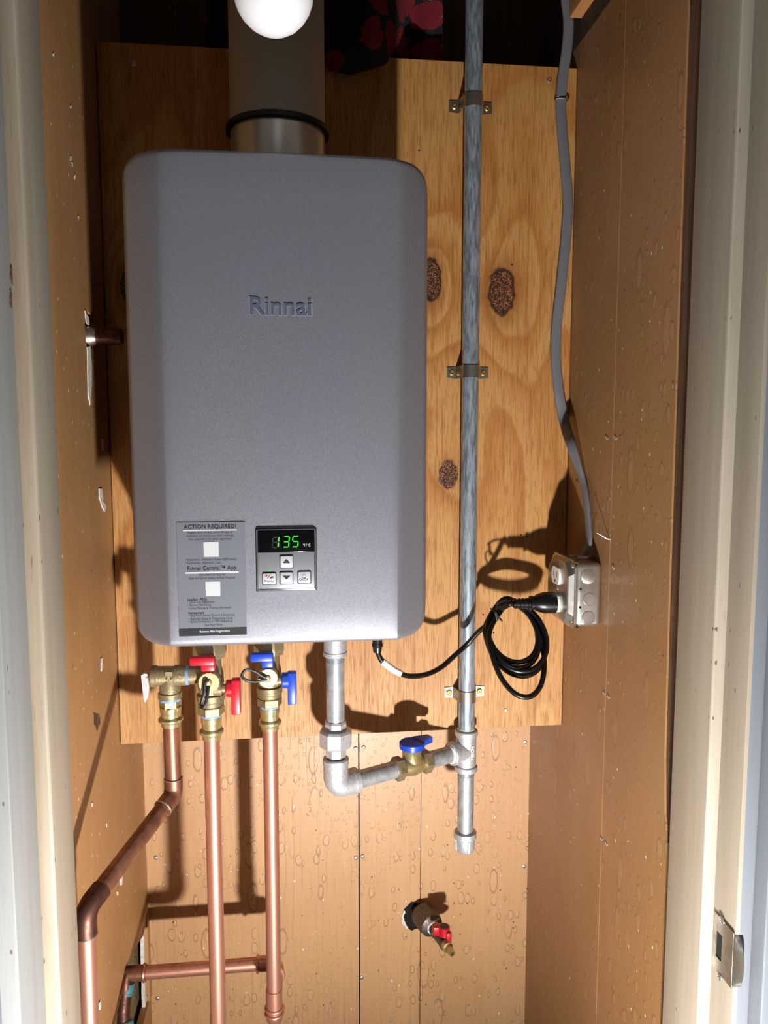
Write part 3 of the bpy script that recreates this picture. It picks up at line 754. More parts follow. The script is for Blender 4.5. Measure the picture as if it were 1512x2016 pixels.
def iso_valve(label, Y, xc, zrows, color, cap_c, tether, h1, h2, nut):
    """zrows in crop units: (nut_top, stem_bottom, body_top, flange0, flange1, hex0, hex1, press_bottom)"""
    s = Y / F / K * 1.0
    def Z(zy): return at(*vq(xc, zy), Y).z
    x = at(*vq(xc, 500), Y).x
    t = thing('isolation_valve', label, 'water valve', (x, Y, Z(zrows[7])))
    m = MB(); m.lathe((x, Y, Z(zrows[0]) ), (0, 0, -1), [(-.012, .021), (0, .0235), (.006, .0235), (.012, .0215), (.014, .0165)], 8, R(22)); m.build('union_nut', M['brass_cast'], t)
    MB().lathe((x, Y, Z(zrows[2])), (0, 0, 1), [(-.005, .0155), (Z(zrows[0]) - Z(zrows[2]), .0150)], 24).build('upper_body', M['brass_cast'], t)
    zt, zb = Z(zrows[2]), Z(zrows[3])
    m = MB().lathe((x, Y, zb), (0, 0, 1), [(-.001, .0150), (.004, .0165), ((zt-zb)*.45, .0185), ((zt-zb)*.8, .0175), (zt - zb + .003, .0150)], 28)
    f0, f1 = Z(zrows[3]), Z(zrows[4])
    m.lathe((x, Y, f1), (0, 0, 1), [(-.002, .0150), (0, .0178), ((f0-f1)*.35, .0178), ((f0-f1)*.45, .0190), (f0 - f1, .0190), (f0 - f1 + .001, .0165)], 28)
    m.build('valve_body', M['brass_cast'], t)
    m = MB(); hexn(m, (x, Y, Z(zrows[6])), (0, 0, 1), 0, Z(zrows[5]) - Z(zrows[6]), .0182, 6, R(12)); m.build('hex_end', M['brass_cast'], t)
    MB().lathe((x, Y, Z(zrows[6]) - .0030), (0, 0, 1), [(0, .0140), (.0035, .0146)], 20).build('thread_tape', M['bluetape'], t)
    press(t, x, Y, Z(zrows[6]) - .0028, Z(zrows[7]))
    # drain port cap facing out
    c = at(*vq(*cap_c), Y - .030); c0 = V((c.x, Y, c.z))
    MB().lathe((c.x, Y - .004, c.z), (0, -1, 0), [(0, .0125), (.018, .0130)], 24).build('drain_port', M['brass_cast'], t)
    m = MB(); n = 36; prof = [(0, 1.0), (.010, 1.0), (.0115, .93)]
    rings = [[V((c.x, Y - .021, c.z)) + V((math.sin(2*math.pi*k/n), 0, math.cos(2*math.pi*k/n))) * (.0148 * f * (1.0 if k % 2 else .955)) + V((0, -tt, 0)) for k in range(n)] for tt, f in prof]
    m.ring_loft(rings); m.lathe((c.x, Y - .032, c.z), (0, -1, 0), [(0, .0045), (.003, .0042), (.0045, .0025)], 14)
    cap = m.build('drain_cap', M['brass_cap'], t, 30, 'round knurled drain cap')
    tp = [V((c.x, Y - .0345, c.z)) + V(p) for p in tether]
    MB().tube(spline(tp, 8), .0011, 10, flat=(.0010, .0022), up=(0, -1, 0)).build('cap_tether', M['rubber'], cap)
    # upper handle: stem to the front, lever to the left
    (a0, a1, b0, b1, ux, uy0, uy1) = h1
    Yh = Y - .026
    P = lambda zx, zy, yy: at(*vq(zx, zy), yy)
    p0, p1 = P(a0, b0, Yh), P(a1, b1, Yh); q0 = P(ux, uy0, Yh); q1 = P(a1, uy1, Yh)
    MB().lathe((( q0.x + q1.x)/2, Y, (q0.z + q1.z)/2 + .004), (0, -1, 0), [(0, .007), (.020, .006)], 16).build('stem', M['brass'], t)
    m = MB().box((p0.x, Yh - .016, p1.z), (p1.x, Yh - .004, p0.z), .0022)
    m.box((q0.x, Yh - .013, q1.z), (q1.x, Yh + .007, q0.z + .004), .0022)
    m.build('handle', M[color], t)
    # side handle: stem to the right, lever hanging down
    (s0, s1, sy0, sy1, l0, l1, ly0, ly1) = h2
    Yd = Y - .020
    g0, g1 = P(s0, sy0, Yd), P(s1, sy1, Yd); zc = (g0.z + g1.z) / 2
    k0, k1 = P(l0, ly0, Yd), P(l1, ly1, Yd)
    MB().lathe((x + .006, Yd, zc), (1, 0, 0), [(0, .009), (max(.004, g0.x - x - .012), .009), (max(.005, g0.x - x - .012) + .0005, .006), (g0.x - x + .002, .006)], 18).build('stem', M['brass_cast'], t)
    m = MB().lathe((g0.x, Yd, zc), (1, 0, 0), [(0, .0105), (.001, .0115), (g1.x - g0.x, .0115)], 20)
    m.box((k0.x, Yd - .008, k1.z), (k1.x, Yd + .008, k0.z), .002)
    m.build('handle', M[color], t)
    return t, x, Z(zrows[7])

YH, YCO = 1.045, 1.115
hot, xh, zh = iso_valve('brass hot water valve with two red handles under the heater', YH, 645, (70, 130, 235, 470, 560, 570, 650, 862), 'red', (630, 372),
    [(0, 0, .001), (-.003, -.002, .004), (-.005, -.003, .000), (-.006, -.004, -.012), (-.010, -.004, -.026), (-.007, -.006, -.030), (-.003, -.005, -.022), (-.001, -.003, -.010), (0, -.001, -.002)],
    (468, 690, 130, 195, 565, 190, 252), (778, 832, 345, 500, 824, 910, 340, 640), 650)
cold, xc_, zc_v = iso_valve('brass cold water valve with two blue handles under the heater', YCO, 1160, (48, 95, 215, 405, 490, 500, 572, 782), 'blue', (1145, 332),
    [(0, 0, .001), (-.008, -.002, .005), (-.018, -.004, .013), (-.030, -.005, .016), (-.036, -.006, .008), (-.030, -.006, .001), (-.018, -.004, -.002), (-.006, -.002, -.001), (0, -.001, 0)],
    (993, 1195, 100, 165, 1090, 150, 222), (1268, 1326, 280, 425, 1316, 1396, 278, 555), 1140)

# relief valve (tee shaped) and its branch
YRV = YH
def q(zx, zy, Y=YRV): return at(*vq(zx, zy), Y)
xr1 = q(287, 400).x; zax = q(280, 312).z
rvt = thing('relief_valve', 'brass pressure relief valve with a small grey lever beside the hot valve', 'relief valve', (xr1, YRV, q(290, 745).z))
xa_, xb_ = q(118, 310).x, q(430, 310).x
m = MB().lathe((xa_, YRV, zax), (1, 0, 0), [(0, .0130), (.0012, .0146), (.008, .0146), (.009, .0134), (xb_ - xa_ - .016, .0128), (xb_ - xa_ - .015, .0142), (xb_ - xa_, .0142)], 28)
m.lathe((xr1, YRV, zax), (0, 0, -1), [(0, .0120), (.012, .0140), (q(0, 312).z - q(0, 450).z, .0142), (q(0, 312).z - q(0, 458).z, .0158), (q(0, 312).z - q(0, 505).z, .0158), (q(0, 312).z - q(0, 510).z, .0140)], 28)
m.build('valve_body', M['brass_cast'], rvt)
MB().lathe((xb_, YRV, zax), (1, 0, 0), [(0, .0133), (.004, .0136)], 20).build('thread_tape', M['bluetape'], rvt)
MB().lathe((xb_ + .004, YRV, zax), (1, 0, 0), [(0, .0128), (q(550, 310).x - xb_, .0128)], 24).build('branch', M['brass_cast'], rvt)
MB().lathe((xr1, YRV, q(290, 531).z), (0, 0, 1), [(0, .0136), (q(0, 508).z - q(0, 531).z, .0142)], 20).build('thread_tape', M['bluetape'], rvt)
m = MB(); hexn(m, (xr1, YRV, q(0, 600).z), (0, 0, 1), 0, q(0, 530).z - q(0, 600).z, .0146, 6, R(10)); m.build('hex_end', M['brass'], rvt)
press(rvt, xr1, YRV, q(0, 590).z, q(290, 748).z)
lp = [q(40, 300), q(72, 285), q(104, 288), q(104, 330), q(110, 400), q(104, 480), q(78, 540), q(66, 520), q(52, 420)]
MB().poly([p + V((0, -.005, 0)) for p in lp], (0, .010, 0)).build('lever', M['lever'], rvt, 0, 'small grey test lever')
MB().lathe((xa_, YRV, zax), (-1, 0, 0), [(0, .006), (.006, .005)], 12).build('lever_post', M['brass'], rvt)
ar = lambda pts, yy: MB().poly([q(a, b, YRV - .0143) + V((0, yy, 0)) for a, b in pts], (0, .004, 0)).build('flow_arrow', M['brass_cast'], rvt, 0)
ar([(245, 280), (312, 280), (312, 312), (288, 312), (288, 345), (304, 345), (275, 378), (248, 345), (264, 345), (264, 312), (245, 312)], -.0008)
ar([(355, 325), (378, 305), (378, 317), (412, 317), (412, 333), (378, 333), (378, 345)], 0)

def copper_elbow(parent, pts, rad, mat='copper', name='elbow', r=RP*1.13):
    m = MB().tube(fillet(pts, rad, 8), r, 20); return m.build(name, M[mat], parent)
# relief discharge pipe: down, 45 degree elbow, out to the left front, down beside the jamb
p_top = V((xr1, YRV, q(290, 744).z))
p_el = V((xr1 + .001, YRV, at(349, 1563, YRV).z))
p_low = at(168, 1792, .885)
p_end = V((p_low.x - .004, p_low.y - .005, .02))
cp1 = thing('copper_pipe', 'copper relief discharge pipe running diagonally out to the left wall', 'copper pipe', (p_end.x, p_end.y, .02))
d1 = (p_low - p_el).normalized()
MB().tube([p_top, p_el], RP, 20).build('pipe', M['copper_dull'], cp1)
copper_elbow(cp1, [p_el + V((0, 0, .022)), p_el, p_el + d1 * .026], .016, 'copper_dull')
MB().torus(p_el + V((0, 0, .0225)), (0, 0, 1), RP*1.05, .0012).build('solder_ring', M['solder'], cp1)
MB().torus(p_el + d1 * .0265, d1, RP*1.08, .0014).build('solder_ring', M['solder'], cp1)
MB().tube([p_el + d1 * .02, p_low - d1 * .004], RP, 20).build('pipe', M['copper_dull'], cp1)
copper_elbow(cp1, [p_low - d1 * .030, p_low, p_low + V((0, 0, -.030))], .018, 'copper_old')
MB().torus(p_low + V((0, 0, -.031)), (0, 0, 1), RP*1.06, .0013).build('solder_ring', M['solder'], cp1)
MB().tube([p_low + V((0, 0, -.025)), p_end], RP, 20).build('pipe', M['copper'], cp1)
# hot pipe
ze_h = .618
cp2 = thing('copper_pipe', 'long vertical copper hot water pipe below the red-handled valve', 'copper pipe', (xh, YH, ze_h))
MB().tube([(xh, YH, zh + .004), (xh, YH, ze_h)], RP, 24).build('pipe', M['copper'], cp2)
copper_elbow(cp2, [(xh, YH, ze_h + .02), (xh, YH, ze_h - .012), (xh - .03, YH, ze_h - .012)], .016)
MB().tube([(xh - .02, YH, ze_h - .012), (XL + .002, YH, ze_h - .012)], RP, 20).build('pipe', M['copper'], cp2)
# cold pipe with two press elbows and a horizontal run into the left wall
YHZ = 1.250
zhz = at(400, 1906, YHZ).z
ce = at(546, 1975, YCO); zce = ce.z
cp3 = thing('copper_pipe', 'copper cold water pipe below the blue-handled valve with a horizontal run to the left wall', 'copper pipe', (xc_, YCO, zce))
MB().tube([(xc_, YCO, zc_v + .004), (xc_, YCO, zce + .012)], RP, 24).build('pipe', M['copper'], cp3)
zq = zhz
copper_elbow(cp3, [(xc_, YCO, zce + .024), (xc_, YCO, zq + .0), (xc_, YCO + .030, zq)], .018)
def bead(p, ax): MB().torus(p, ax, RP*1.16, .0024).build('press_bead', M['copper'], cp3)
for zz in (.024, .015): bead((xc_, YCO, zq + zz), (0, 0, 1))
bead((xc_, YCO + .028, zq), (0, 1, 0))
MB().tube([(xc_, YCO + .02, zq), (xc_, YHZ - .02, zq)], RP, 20).build('pipe', M['copper'], cp3)
copper_elbow(cp3, [(xc_, YHZ - .034, zq), (xc_, YHZ, zq), (xc_ - .034, YHZ, zq)], .018)
bead((xc_, YHZ - .032, zq), (0, 1, 0)); bead((xc_ - .032, YHZ, zq), (1, 0, 0)); bead((XL + .020, YHZ, zq), (1, 0, 0))
MB().tube([(xc_ - .03, YHZ, zq), (XL - .02, YHZ, zq)], RP, 24).build('pipe', M['copper'], cp3)
MB().tube([(XL + .024, YHZ, zq), (XL - .015, YHZ, zq)], RP*1.13, 20).build('end_sleeve', M['copper_dull'], cp3)
# verdigris old pipe inside the broken wall
op = V((XL - .012, YHZ - .005, zq))
opp = thing('old_pipe', 'blue-green corroded copper pipe inside the broken hole of the left wall', 'copper pipe', (op.x, op.y, .4))
MB().tube(fillet([(XL - .012, YHZ, zq), (op.x + .003, YHZ - .002, zq), (op.x, YHZ - .02, zq - .05), (op.x + .006, YHZ - .05, zq - .12), (op.x + .006, YHZ - .06, .4)], .02, 5), RP, 18).build('pipe', M['copper_old'], opp)
MB().lathe((op.x + .003, YHZ - .026, zq - .064), (.006, -.030, -.070), [(0, .0125), (.002, .0142), (.045, .0142), (.047, .012)], 20).build('fitting', M['patina'], opp)
MB().lathe((op.x + .003, YHZ - .004, zq - .014), (-.003, -.018, -.05), [(0, .0130), (.016, .0136), (.018, .012)], 20).build('fitting', M['patina'], opp)
# old stub on the left wall
sb = LW(176, 662); se = at(242, 663, sb.y)
sbt = thing('pipe_stub', 'short capped old copper pipe stub poking out of the left wall', 'pipe stub', (XL, sb.y, sb.z))
MB().lathe((XL - .03, sb.y, sb.z), (1, 0, 0), [(0, RP), (se.x - XL + .024, RP), (se.x - XL + .028, RP*.97), (se.x - XL + .030, RP*.8)], 24).build('pipe', M['copper_old'], sbt)
MB().lathe((XL - .004, sb.y, sb.z), (1, 0, 0), [(0, RP*1.35), (.006, RP*1.25), (.014, RP*1.03)], 20).build('solder_joint', M['solder'], sbt, 35, 'lumpy grey solder')

# ------------------------------------------------------------------ gas line
RG = .01335
def gq(zx, zy): return 600 + zx / 4.2, 1240 + zy / 4.2
YD, YR = 1.095, 1.2005
gx = at(918, 1450, YR).x; dx_ = at(660.5, 1400, YD).x
zt = at(917.5, 1474, YR).z               # height of the horizontal gas pipe
zcapt = at(917, 1640, YR).z
gr = thing('gas_riser_pipe', 'tall grey steel gas pipe with tee and capped drip leg right of the heater', 'gas pipe', (gx, YR, zcapt - .03))
MB().tube([(gx, YR, zt + .02), (gx, YR, ZC - .002)], RG, 28).build('riser', M['galv_dull'], gr)
def rim(m, p, ax, r=.0178, t=.010): return m.lathe(p, ax, [(-t/2, r*.93), (-t/2 + .0015, r), (t/2 - .0015, r), (t/2, r*.93)], 28)
tb = .0205
ztt, ztb = at(918, 1436, YR).z, at(917, 1517, YR).z
zt = (ztt + ztb) / 2
dirp = (V((dx_, YD, zt)) - V((gx, YR, zt))).normalized()
m = MB().lathe((gx, YR, ztb), (0, 0, 1), [(0, .0166), (ztt - ztb, .0166)], 28)
rim(m, (gx, YR, ztb + .005), (0, 0, 1), .0190); rim(m, (gx, YR, ztt - .005), (0, 0, 1), .0190)
m.lathe((gx, YR, zt), dirp, [(0, .0166), (.026, .0166)], 28); rim(m, V((gx, YR, zt)) + dirp * .027, dirp, .0190)
tee = m.build('tee', M['cast'], gr, 35, 'galvanized tee fitting')
MB().lathe((gx, YR, ztt - .0005), (0, 0, 1), [(0, .0158), (.0035, .0140)], 24).build('thread_tape', M['tape'], gr)
MB().lathe(V((gx, YR, zt)) + dirp * .031, dirp, [(0, .0158), (.004, .0145)], 24).build('thread_tape', M['tape'], gr)
lettering('casting_mark', 'MECH', M['cast'], tee, V((gx + .009, YR - .0162, zt - .010)), V((gx + .009, YR - .0162, zt + .012)), .0045, .0006, .02, up=V((-1, 0, 0)))
MB().tube([(gx, YR, ztb + .004), (gx, YR, zcapt - .006)], RG, 28).build('drip_nipple', M['galv'], gr)
m = MB()
for k in range(4): m.torus((gx, YR, ztb - .002 - k*.0018), (0, 0, 1), RG*.985, .0006, 28, 6)
m.build('pipe_thread', M['galv_dull'], gr)
m = MB().lathe((gx, YR, zcapt), (0, 0, -1), [(-.004, .0160), (-.003, .0186), (.006, .0190), (.008, .0166), (.026, .0160), (.031, .0130), (.032, .002)], 28)
for a in range(4):
    d = V((math.cos(R(-80 + 90*a)), math.sin(R(-80 + 90*a)), 0)); m.box(V((gx, YR, zcapt - .027)) + d*.0160 - V((.0018, .0018, 0)), V((gx, YR, zcapt - .008)) + d*.0160 + V((.0018, .0018, 0)), .0006, 1)
m.build('cap', M['cast'], gr, 35, 'galvanized pipe cap')

# drop from heater: coupling, nipple, union, elbow, horizontal pipe
gd = thing('gas_drop_pipe', 'galvanized gas pipe with union and elbow under the heater', 'gas pipe', (dx_, YD, zt - .02))
def gz(zy): return at(gq(255, zy)[0], gq(255, zy)[1], YD).z
m = MB().lathe((dx_, YD, gz(185)), (0, 0, 1), [(0, .0166), (hz0 + .004 - gz(185), .0166)], 28); m.lathe((dx_, YD, gz(220)), (0, 0, 1), [(0, .0150), (.002, .0176), (gz(178) - gz(220), .0176), (gz(175) - gz(220), .0160)], 28)
m.build('coupling', M['cast'], gd)
MB().tube([(dx_, YD, gz(200)), (dx_, YD, gz(760))], RG, 28).build('nipple', M['galv'], gd)
m = MB()
for k in range(4): m.torus((dx_, YD, gz(228) - k*.0018), (0, 0, 1), RG*.985, .0006, 28, 6)
m.build('pipe_thread', M['galv_dull'], gd)
m = MB(); hexn(m, (dx_, YD, gz(840)), (0, 0, 1), 0, gz(748) - gz(840), .0166, 8, R(22), .003)
hexn(m, (dx_, YD, gz(962)), (0, 0, 1), 0, gz(820) - gz(962), .0246, 8, R(14), .003)
hexn(m, (dx_, YD, gz(1045)), (0, 0, 1), 0, gz(960) - gz(1045), .0162, 8, R(22), .003)
m.build('union', M['cast'], gd, 25, 'galvanized union with large hex nut')
MB().tube([(dx_, YD, gz(1040)), (dx_, YD, gz(1090))], RG*.92, 24).build('pipe_thread', M['galv_dull'], gd)
ec = V((dx_, YD, zt)); dh = -dirp
m = MB().tube(fillet([ec + V((0, 0, gz(1085) - zt)), ec, ec + dh * .030], .024, 10), .0184, 28)
rim(m, (dx_, YD, gz(1085)), (0, 0, 1), .0194, .011); rim(m, ec + dh * .031, dh, .0194, .011)
m.build('elbow', M['cast'], gd, 35, 'galvanized elbow')
dist = (V((gx, YR, zt)) - ec).length
pv = at(*gq(890, 1080), (YD + YR) / 2 + .005)
tv = max(.10, min(dist - .09, (pv - ec).dot(dh)))
MB().tube([ec + dh * .028, ec + dh * (tv - .0315)], RG, 28).build('nipple', M['galv'], gd)
MB().tube([ec + dh * (tv + .0315), ec + dh * (dist - .034)], RG, 28).build('nipple', M['galv'], gd)
gvc = ec + dh * tv
gv = thing('gas_valve', 'brass gas shutoff valve with a blue round handle between elbow and tee', 'gas valve', gvc - V((0, 0, .02)))
m = MB(); hexn(m, gvc, dh, -.033, -.019, .0190, 6, R(30)); hexn(m, gvc, dh, .019, .033, .0190, 6, R(30))
m.build('hex_end', M['brass_cast'], gv)
m = MB().lathe(gvc, dh, [(-.020, .0135), (-.012, .0150), (0, .0172), (.012, .0150), (.020, .0135)], 28)
m.lathe(gvc, (0, 0, 1), [(0, .0160), (.026, .0150), (.028, .0140)], 28); m.build('valve_body', M['brass'], gv)
m = MB().lathe(gvc + V((0, 0, .0275)), (0, 0, 1), [(0, .0190), (.001, .0200), (.009, .0200), (.0105, .0185)], 36)
sd = V((dh.y, -dh.x, 0)); a0 = gvc + V((0, 0, .031))
lv = [a0 + sd*.012 + dh*.012, a0 + sd*.005 + dh*.036, a0 - sd*.008 + dh*.036, a0 - sd*.014 + dh*.010]
m.poly(lv, (0, 0, .0085)); m.build('handle', M['blue'], gv, 35, 'round blue handle with a short lever')
nrm = dh.cross(V((0, 0, 1))).normalized()
for tt in (-.0265, .0255):
    p = gvc + dh * tt + nrm * .0168
    lettering('stamp', 'G', M['iron'], gv, p - dh*.003 - V((0, 0, .004)), p + dh*.003 - V((0, 0, .004)), .008, .0003, .01)

# straps on the riser
def strap(py, lab):
    z = at(925, py, YP - .02).z
    t = thing('pipe_strap', lab, 'pipe strap', (gx, YP, z), 'two-hole straps on the gas riser')
    th = .0014; hw_ = .0095; prof = []
    r = RG + .0004; 
    outl = [(-.0335, YP - .0002), (-.0185, YP - .0002)]
    a0 = R(20)
    for i in range(15):
        a = math.pi + (i / 14) * math.pi   # over the front of the pipe
        outl.append((r * math.cos(a), YR + r * math.sin(a)))
    outl += [(.0185, YP - .0002), (.0335, YP - .0002)]
    rings = []
    for i, (x, y) in enumerate(outl):
        pa = V(outl[max(0, i-1)] + (0,)); pb = V(outl[min(len(outl)-1, i+1)] + (0,)); tg = (pb - pa).normalized(); nn = V((tg.y, -tg.x, 0))
        if nn.y > 0 and abs(tg.x) > .8: nn = -nn
        c = V((gx + x, y, z)); e = hw_ * (.86 if i in (0, len(outl)-1) else 1)
        n_ = nn * th
        rings.append([c + V((0, 0, -e)), c + V((0, 0, e)), c + n_ + V((0, 0, e)), c + n_ + V((0, 0, -e))])
    MB().ring_loft(rings).build('band', M['strap'], t, 30)
    for s in (-1, 1):
        sp = V((gx + s * .0255, YP - .0014, z))
        m = MB().lathe(sp, (0, -1, 0), [(0, .0046), (.0014, .0044), (.0022, .0034), (.0022, .0018), (.0008, .0015)], 16); m.build('screw', M['screwbrass'], t)
strap(201, 'topmost steel two-hole strap on the gas riser near the plywood top')
strap(732, 'middle steel two-hole strap on the gas riser beside the heater')
strap(1369, 'lowest steel two-hole strap on the gas riser just above the tee')

# ------------------------------------------------------------------ junction box, plug, cord and cable
bx1 = XR - .0008; bxf = .4045; by0, by1 = 1.066, 1.168
bz = at(1158, 1172, by0).z; bh = .0475
jb_ = thing('junction_box', 'square galvanized outlet box on the right wall with knockouts', 'outlet box', (bx1, (by0 + by1)/2, bz - bh))
MB().box((bxf, by0, bz - bh), (bx1, by1, bz + bh), .007, 4).build('box_body', M['boxsteel'], jb_, 40)
# cover: flat flange with cut corners and a raised middle
def oct_(x, c, h): return [V((x, (by0+by1)/2 + a, bz + b)) for a, b in ((-h+c, -h), (h-c, -h), (h, -h+c), (h, h-c), (h-c, h), (-h+c, h), (-h, h-c), (-h, -h+c))]
hc = .051
MB().poly(oct_(bxf - .0016, .010, hc), (.0015, 0, 0)).build('cover_flange', M['boxsteel'], jb_, 0)
cv = MB().ring_loft([oct_(bxf - .0012, .016, hc - .003), oct_(bxf - .009, .018, hc - .006), oct_(bxf - .0105, .019, hc - .008)]).build('cover', M['boxsteel'], jb_, 20, 'raised steel cover')
xf = bxf - .0105; ym = (by0 + by1) / 2
for dz in (.021, -.021):
    pts = []
    for i in range(24):
        a = 2*math.pi*i/24; yy = .0172*math.cos(a); zz = max(-.0132, min(.0132, .0172*math.sin(a))); pts.append(V((xf - .0035, ym + yy, bz + dz + zz)))
    rc = MB().poly(pts, (.0034, 0, 0)).build('receptacle', M['outlet'], jb_, 30, 'white outlet face')
    for dy, hz in ((-.0062, .0042), (.0062, .0034)):
        MB().box((xf - .0038, ym + dy - .0010, bz + dz + .002 - hz), (xf - .0033, ym + dy + .0010, bz + dz + .002 + hz)).build('slot', M['hole'], rc, 0)
    MB().lathe((xf - .0038, ym, bz + dz - .0080), (1, 0, 0), [(0, .0022), (.0005, .0022)], 12).build('slot', M['hole'], rc, 0)
screw(jb_, (xf, ym, bz), (-1, 0, 0), .0030)
for dy, dz in ((-.036, .041), (-.036, -.041), (.036, .041)):
    screw(jb_, (bxf - .0016, ym + dy, bz + dz), (-1, 0, 0), .0046)
for (px, py, r) in ((1159, 1135, .0118), (1160, 1180, .0098), (1158, 1216, .0098)):
    c = at(px, py, by0)
    kx = min(max(c.x, bxf + r + .003), bx1 - r - .003)
    m = MB().torus((kx, by0 + .0002, c.z), (0, 1, 0), r, .0007, 32, 6).lathe((kx, by0 + .0008, c.z), (0, -1, 0), [(0, r*.95), (.0012, r*.95), (.0015, r*.9)], 28)
    m.build('knockout', M['boxsteel'], jb_, 30)
for (px, py) in ((1143, 1160), (1142, 1196), (1136, 1234)):
    MB().lathe(at(px, py, by0) + V((0, -.0003, 0)), (0, 1, 0), [(0, .0019), (.0005, .0019)], 12).build('screw_hole', M['hole'], jb_, 0)
MB().box((bxf + .012, by0 + .030, bz + bh), (bxf + .034, by0 + .052, bz + bh + .006), .001).box((bxf + .004, by0 + .036, bz + bh + .003), (bxf + .040, by0 + .040, bz + bh + .0065), .0006, 1).build('cable_clamp', M['boxsteel'], jb_)

# power cord
YC = 1.125
pz_ = bz - .021
pcx = thing('power_cord', 'black power cord with a tied coil plugged into the outlet box', 'power cord', (xf - .004, ym, pz_))
px1 = xf - .0040
MB().lathe((px1, ym, pz_), (-1, 0, 0), [(0, .0165), (.016, .0165), (.026, .0135), (.034, .0095), (.036, .0080)], 20).build('plug', M['cordblack'], pcx, 35, 'black moulded plug')
m = MB().lathe((px1 - .034, ym, pz_), (-1, 0, 0), [(0, .0115), (.004, .0115), (.005, .0078), (.030, .0066)], 18)
for k in range(4): m.torus((px1 - .043 - k*.006, ym, pz_), (1, 0, 0), .0072, .0012, 18, 6)
m.build('strain_relief', M['cordblack'], pcx)
ps = px1 - .062
bund = at(978, 1207, YC)
pts = [V((ps + .004, ym, pz_)), V((ps - .004, ym - .001, pz_ - .0005)), at(1004, 1189, ym - .004), at(990, 1197, YC)]
th0 = R(128)
loops = [(52, 50, 0), (61, 58, .007), (55, 80, -.006), (60, 63, .010), (52, 55, .002)]
for i, (a, b, dy) in enumerate(loops):
    for k in range(1 if i else 0, 12):
        f = k / 12; na, nb, ndy = loops[(i + 1) % len(loops)] if i + 1 < len(loops) else (a, b, dy)
        aa = a; bb = b
        t = th0 + 2*math.pi*f
        s = YC / F
        cx, cz = bund.x - aa*s*math.cos(th0), bund.z - bb*s*math.sin(th0)
        zz = cz + bb*s*math.sin(t)
        yy = YC + .018 + dy + (ndy - dy) * f + random.uniform(-.001, .001) - .90 * (bund.z - zz)
        pts.append(V((cx + aa*s*math.cos(t), yy, zz)))
pts += [at(967, 1222, YC + .01), at(943, 1243, YC + .02), at(920, 1268, 1.155), at(898, 1288, 1.15), at(868, 1314, 1.14), at(838, 1328, 1.12), at(808, 1331, 1.11), at(788, 1326, 1.10), at(768, 1314, 1.10), at(753, 1302, 1.10), at(746, 1290, 1.10), at(743, 1276, 1.10), at(743, 1262, 1.10)]
RCd = .0040
MB().tube(spline(pts, 5), RCd, 10).build('cord', M['cordblack'], pcx, 60)
e0 = at(743, 1284, 1.10); e1 = V((e0.x, 1.10, hz0 + .004))
m = MB().lathe(e0, e1 - e0, [(0, .0060), (.008, .0072), (.009, .0082), (.013, .0082), (.014, .0074), ((e1-e0).length, .0080)], 16); m.build('cord_grommet', M['cordblack'], pcx)
tg = spline([at(790, 1326.6, 1.10), at(779, 1321, 1.10), at(768, 1314, 1.10), at(753, 1302, 1.10)], 5)
MB().tube(tg, .0050, 12, caps=True).build('cord_tag', M['cable_tag'], pcx, 60, 'white printed wrap on the cord')
tw = [at(979, 1222, YC - .014), at(976, 1205, YC - .018), at(973, 1196, YC - .010), at(983, 1186, YC - .008), at(996, 1181, YC - .006), at(1008, 1177, YC - .005)]
MB().tube(spline(tw, 5), .0014, 8, flat=(.0008, .0019), up=(0, -1, 0)).build('twist_tie', M['rubber'], pcx)
MB().torus(bund + V((0, .002, -.003)), (.75, 0, .65), .0125, .0013, 20, 6).build('twist_tie', M['rubber'], pcx)

# grey cable down the corner
cpts = [at(1106, -70, YP - .006), at(1114, -5, YP - .006), at(1119, 45, YP - .006), at(1116, 95, YP - .006), at(1109, 145, YP - .005), at(1104, 200, YP - .004), at(1107, 260, YP - .005), at(1113, 330, YP - .006), at(1118, 400, YP - .006),
        at(1114, 470, YP - .006), at(1105, 560, YP - .006), at(1096, 640, YP - .005), at(1094, 700, YP - .006), at(1100, 770, YP - .009), at(1111, 830, YP - .014)]
for (px, py, o) in ((1123, 870, .020), (1136, 910, .014), (1147, 945, .007), (1154, 985, .006), (1158, 1030, .006), (1159, 1070, .008)):
    cpts.append(atx(px, py, XR - o))
cpts.append(V((bxf + .024, by0 + .041, bz + bh + .004)))
cb_ = thing('electrical_cable', 'flat grey electrical cable running down the right corner into the outlet box', 'cable', cpts[-1])
# flat section turning from the plywood to the side wall
sp_ = spline(cpts, 6)
m = MB(); rings = []
for i, p in enumerate(sp_):
    tt = (sp_[min(i+1, len(sp_)-1)] - sp_[max(i-1, 0)]).normalized()
    f = min(1, max(0, (i / len(sp_) - .64) / .14)); nn = V((0, -1, 0)).slerp(V((-1, 0, 0)), f); nn = (nn - tt * nn.dot(tt)).normalized(); bn = tt.cross(nn)
    rings.append([p + nn * (.0034 * math.copysign(abs(math.cos(a))**.7, math.cos(a))) + bn * (.0084 * math.copysign(abs(math.sin(a))**.7, math.sin(a))) for a in [2*math.pi*k/14 for k in range(14)]])
m.ring_loft(rings).build('jacket', M['cable'], cb_, 50)
def staple(p, wdir, ndir, lab):
    p, wdir, ndir = V(p), V(wdir).normalized(), V(ndir).normalized()
    pts = [p + wdir * .0100, p + wdir * .0100 + ndir * .0062, p + wdir * .003 + ndir * .0088, p - wdir * .003 + ndir * .0088, p - wdir * .0100 + ndir * .0062, p - wdir * .0100]
    tag(MB().tube(pts, .0013, 8, flat=(.0008, .0020), up=(0, 0, 1)).build('cable_staple', M['strap']), lab, 'cable staple', 'staples holding the grey cable')
staple(at(1105, 199, YP), (1, 0, 0), (0, -1, 0), 'metal staple holding the grey cable to the plywood')
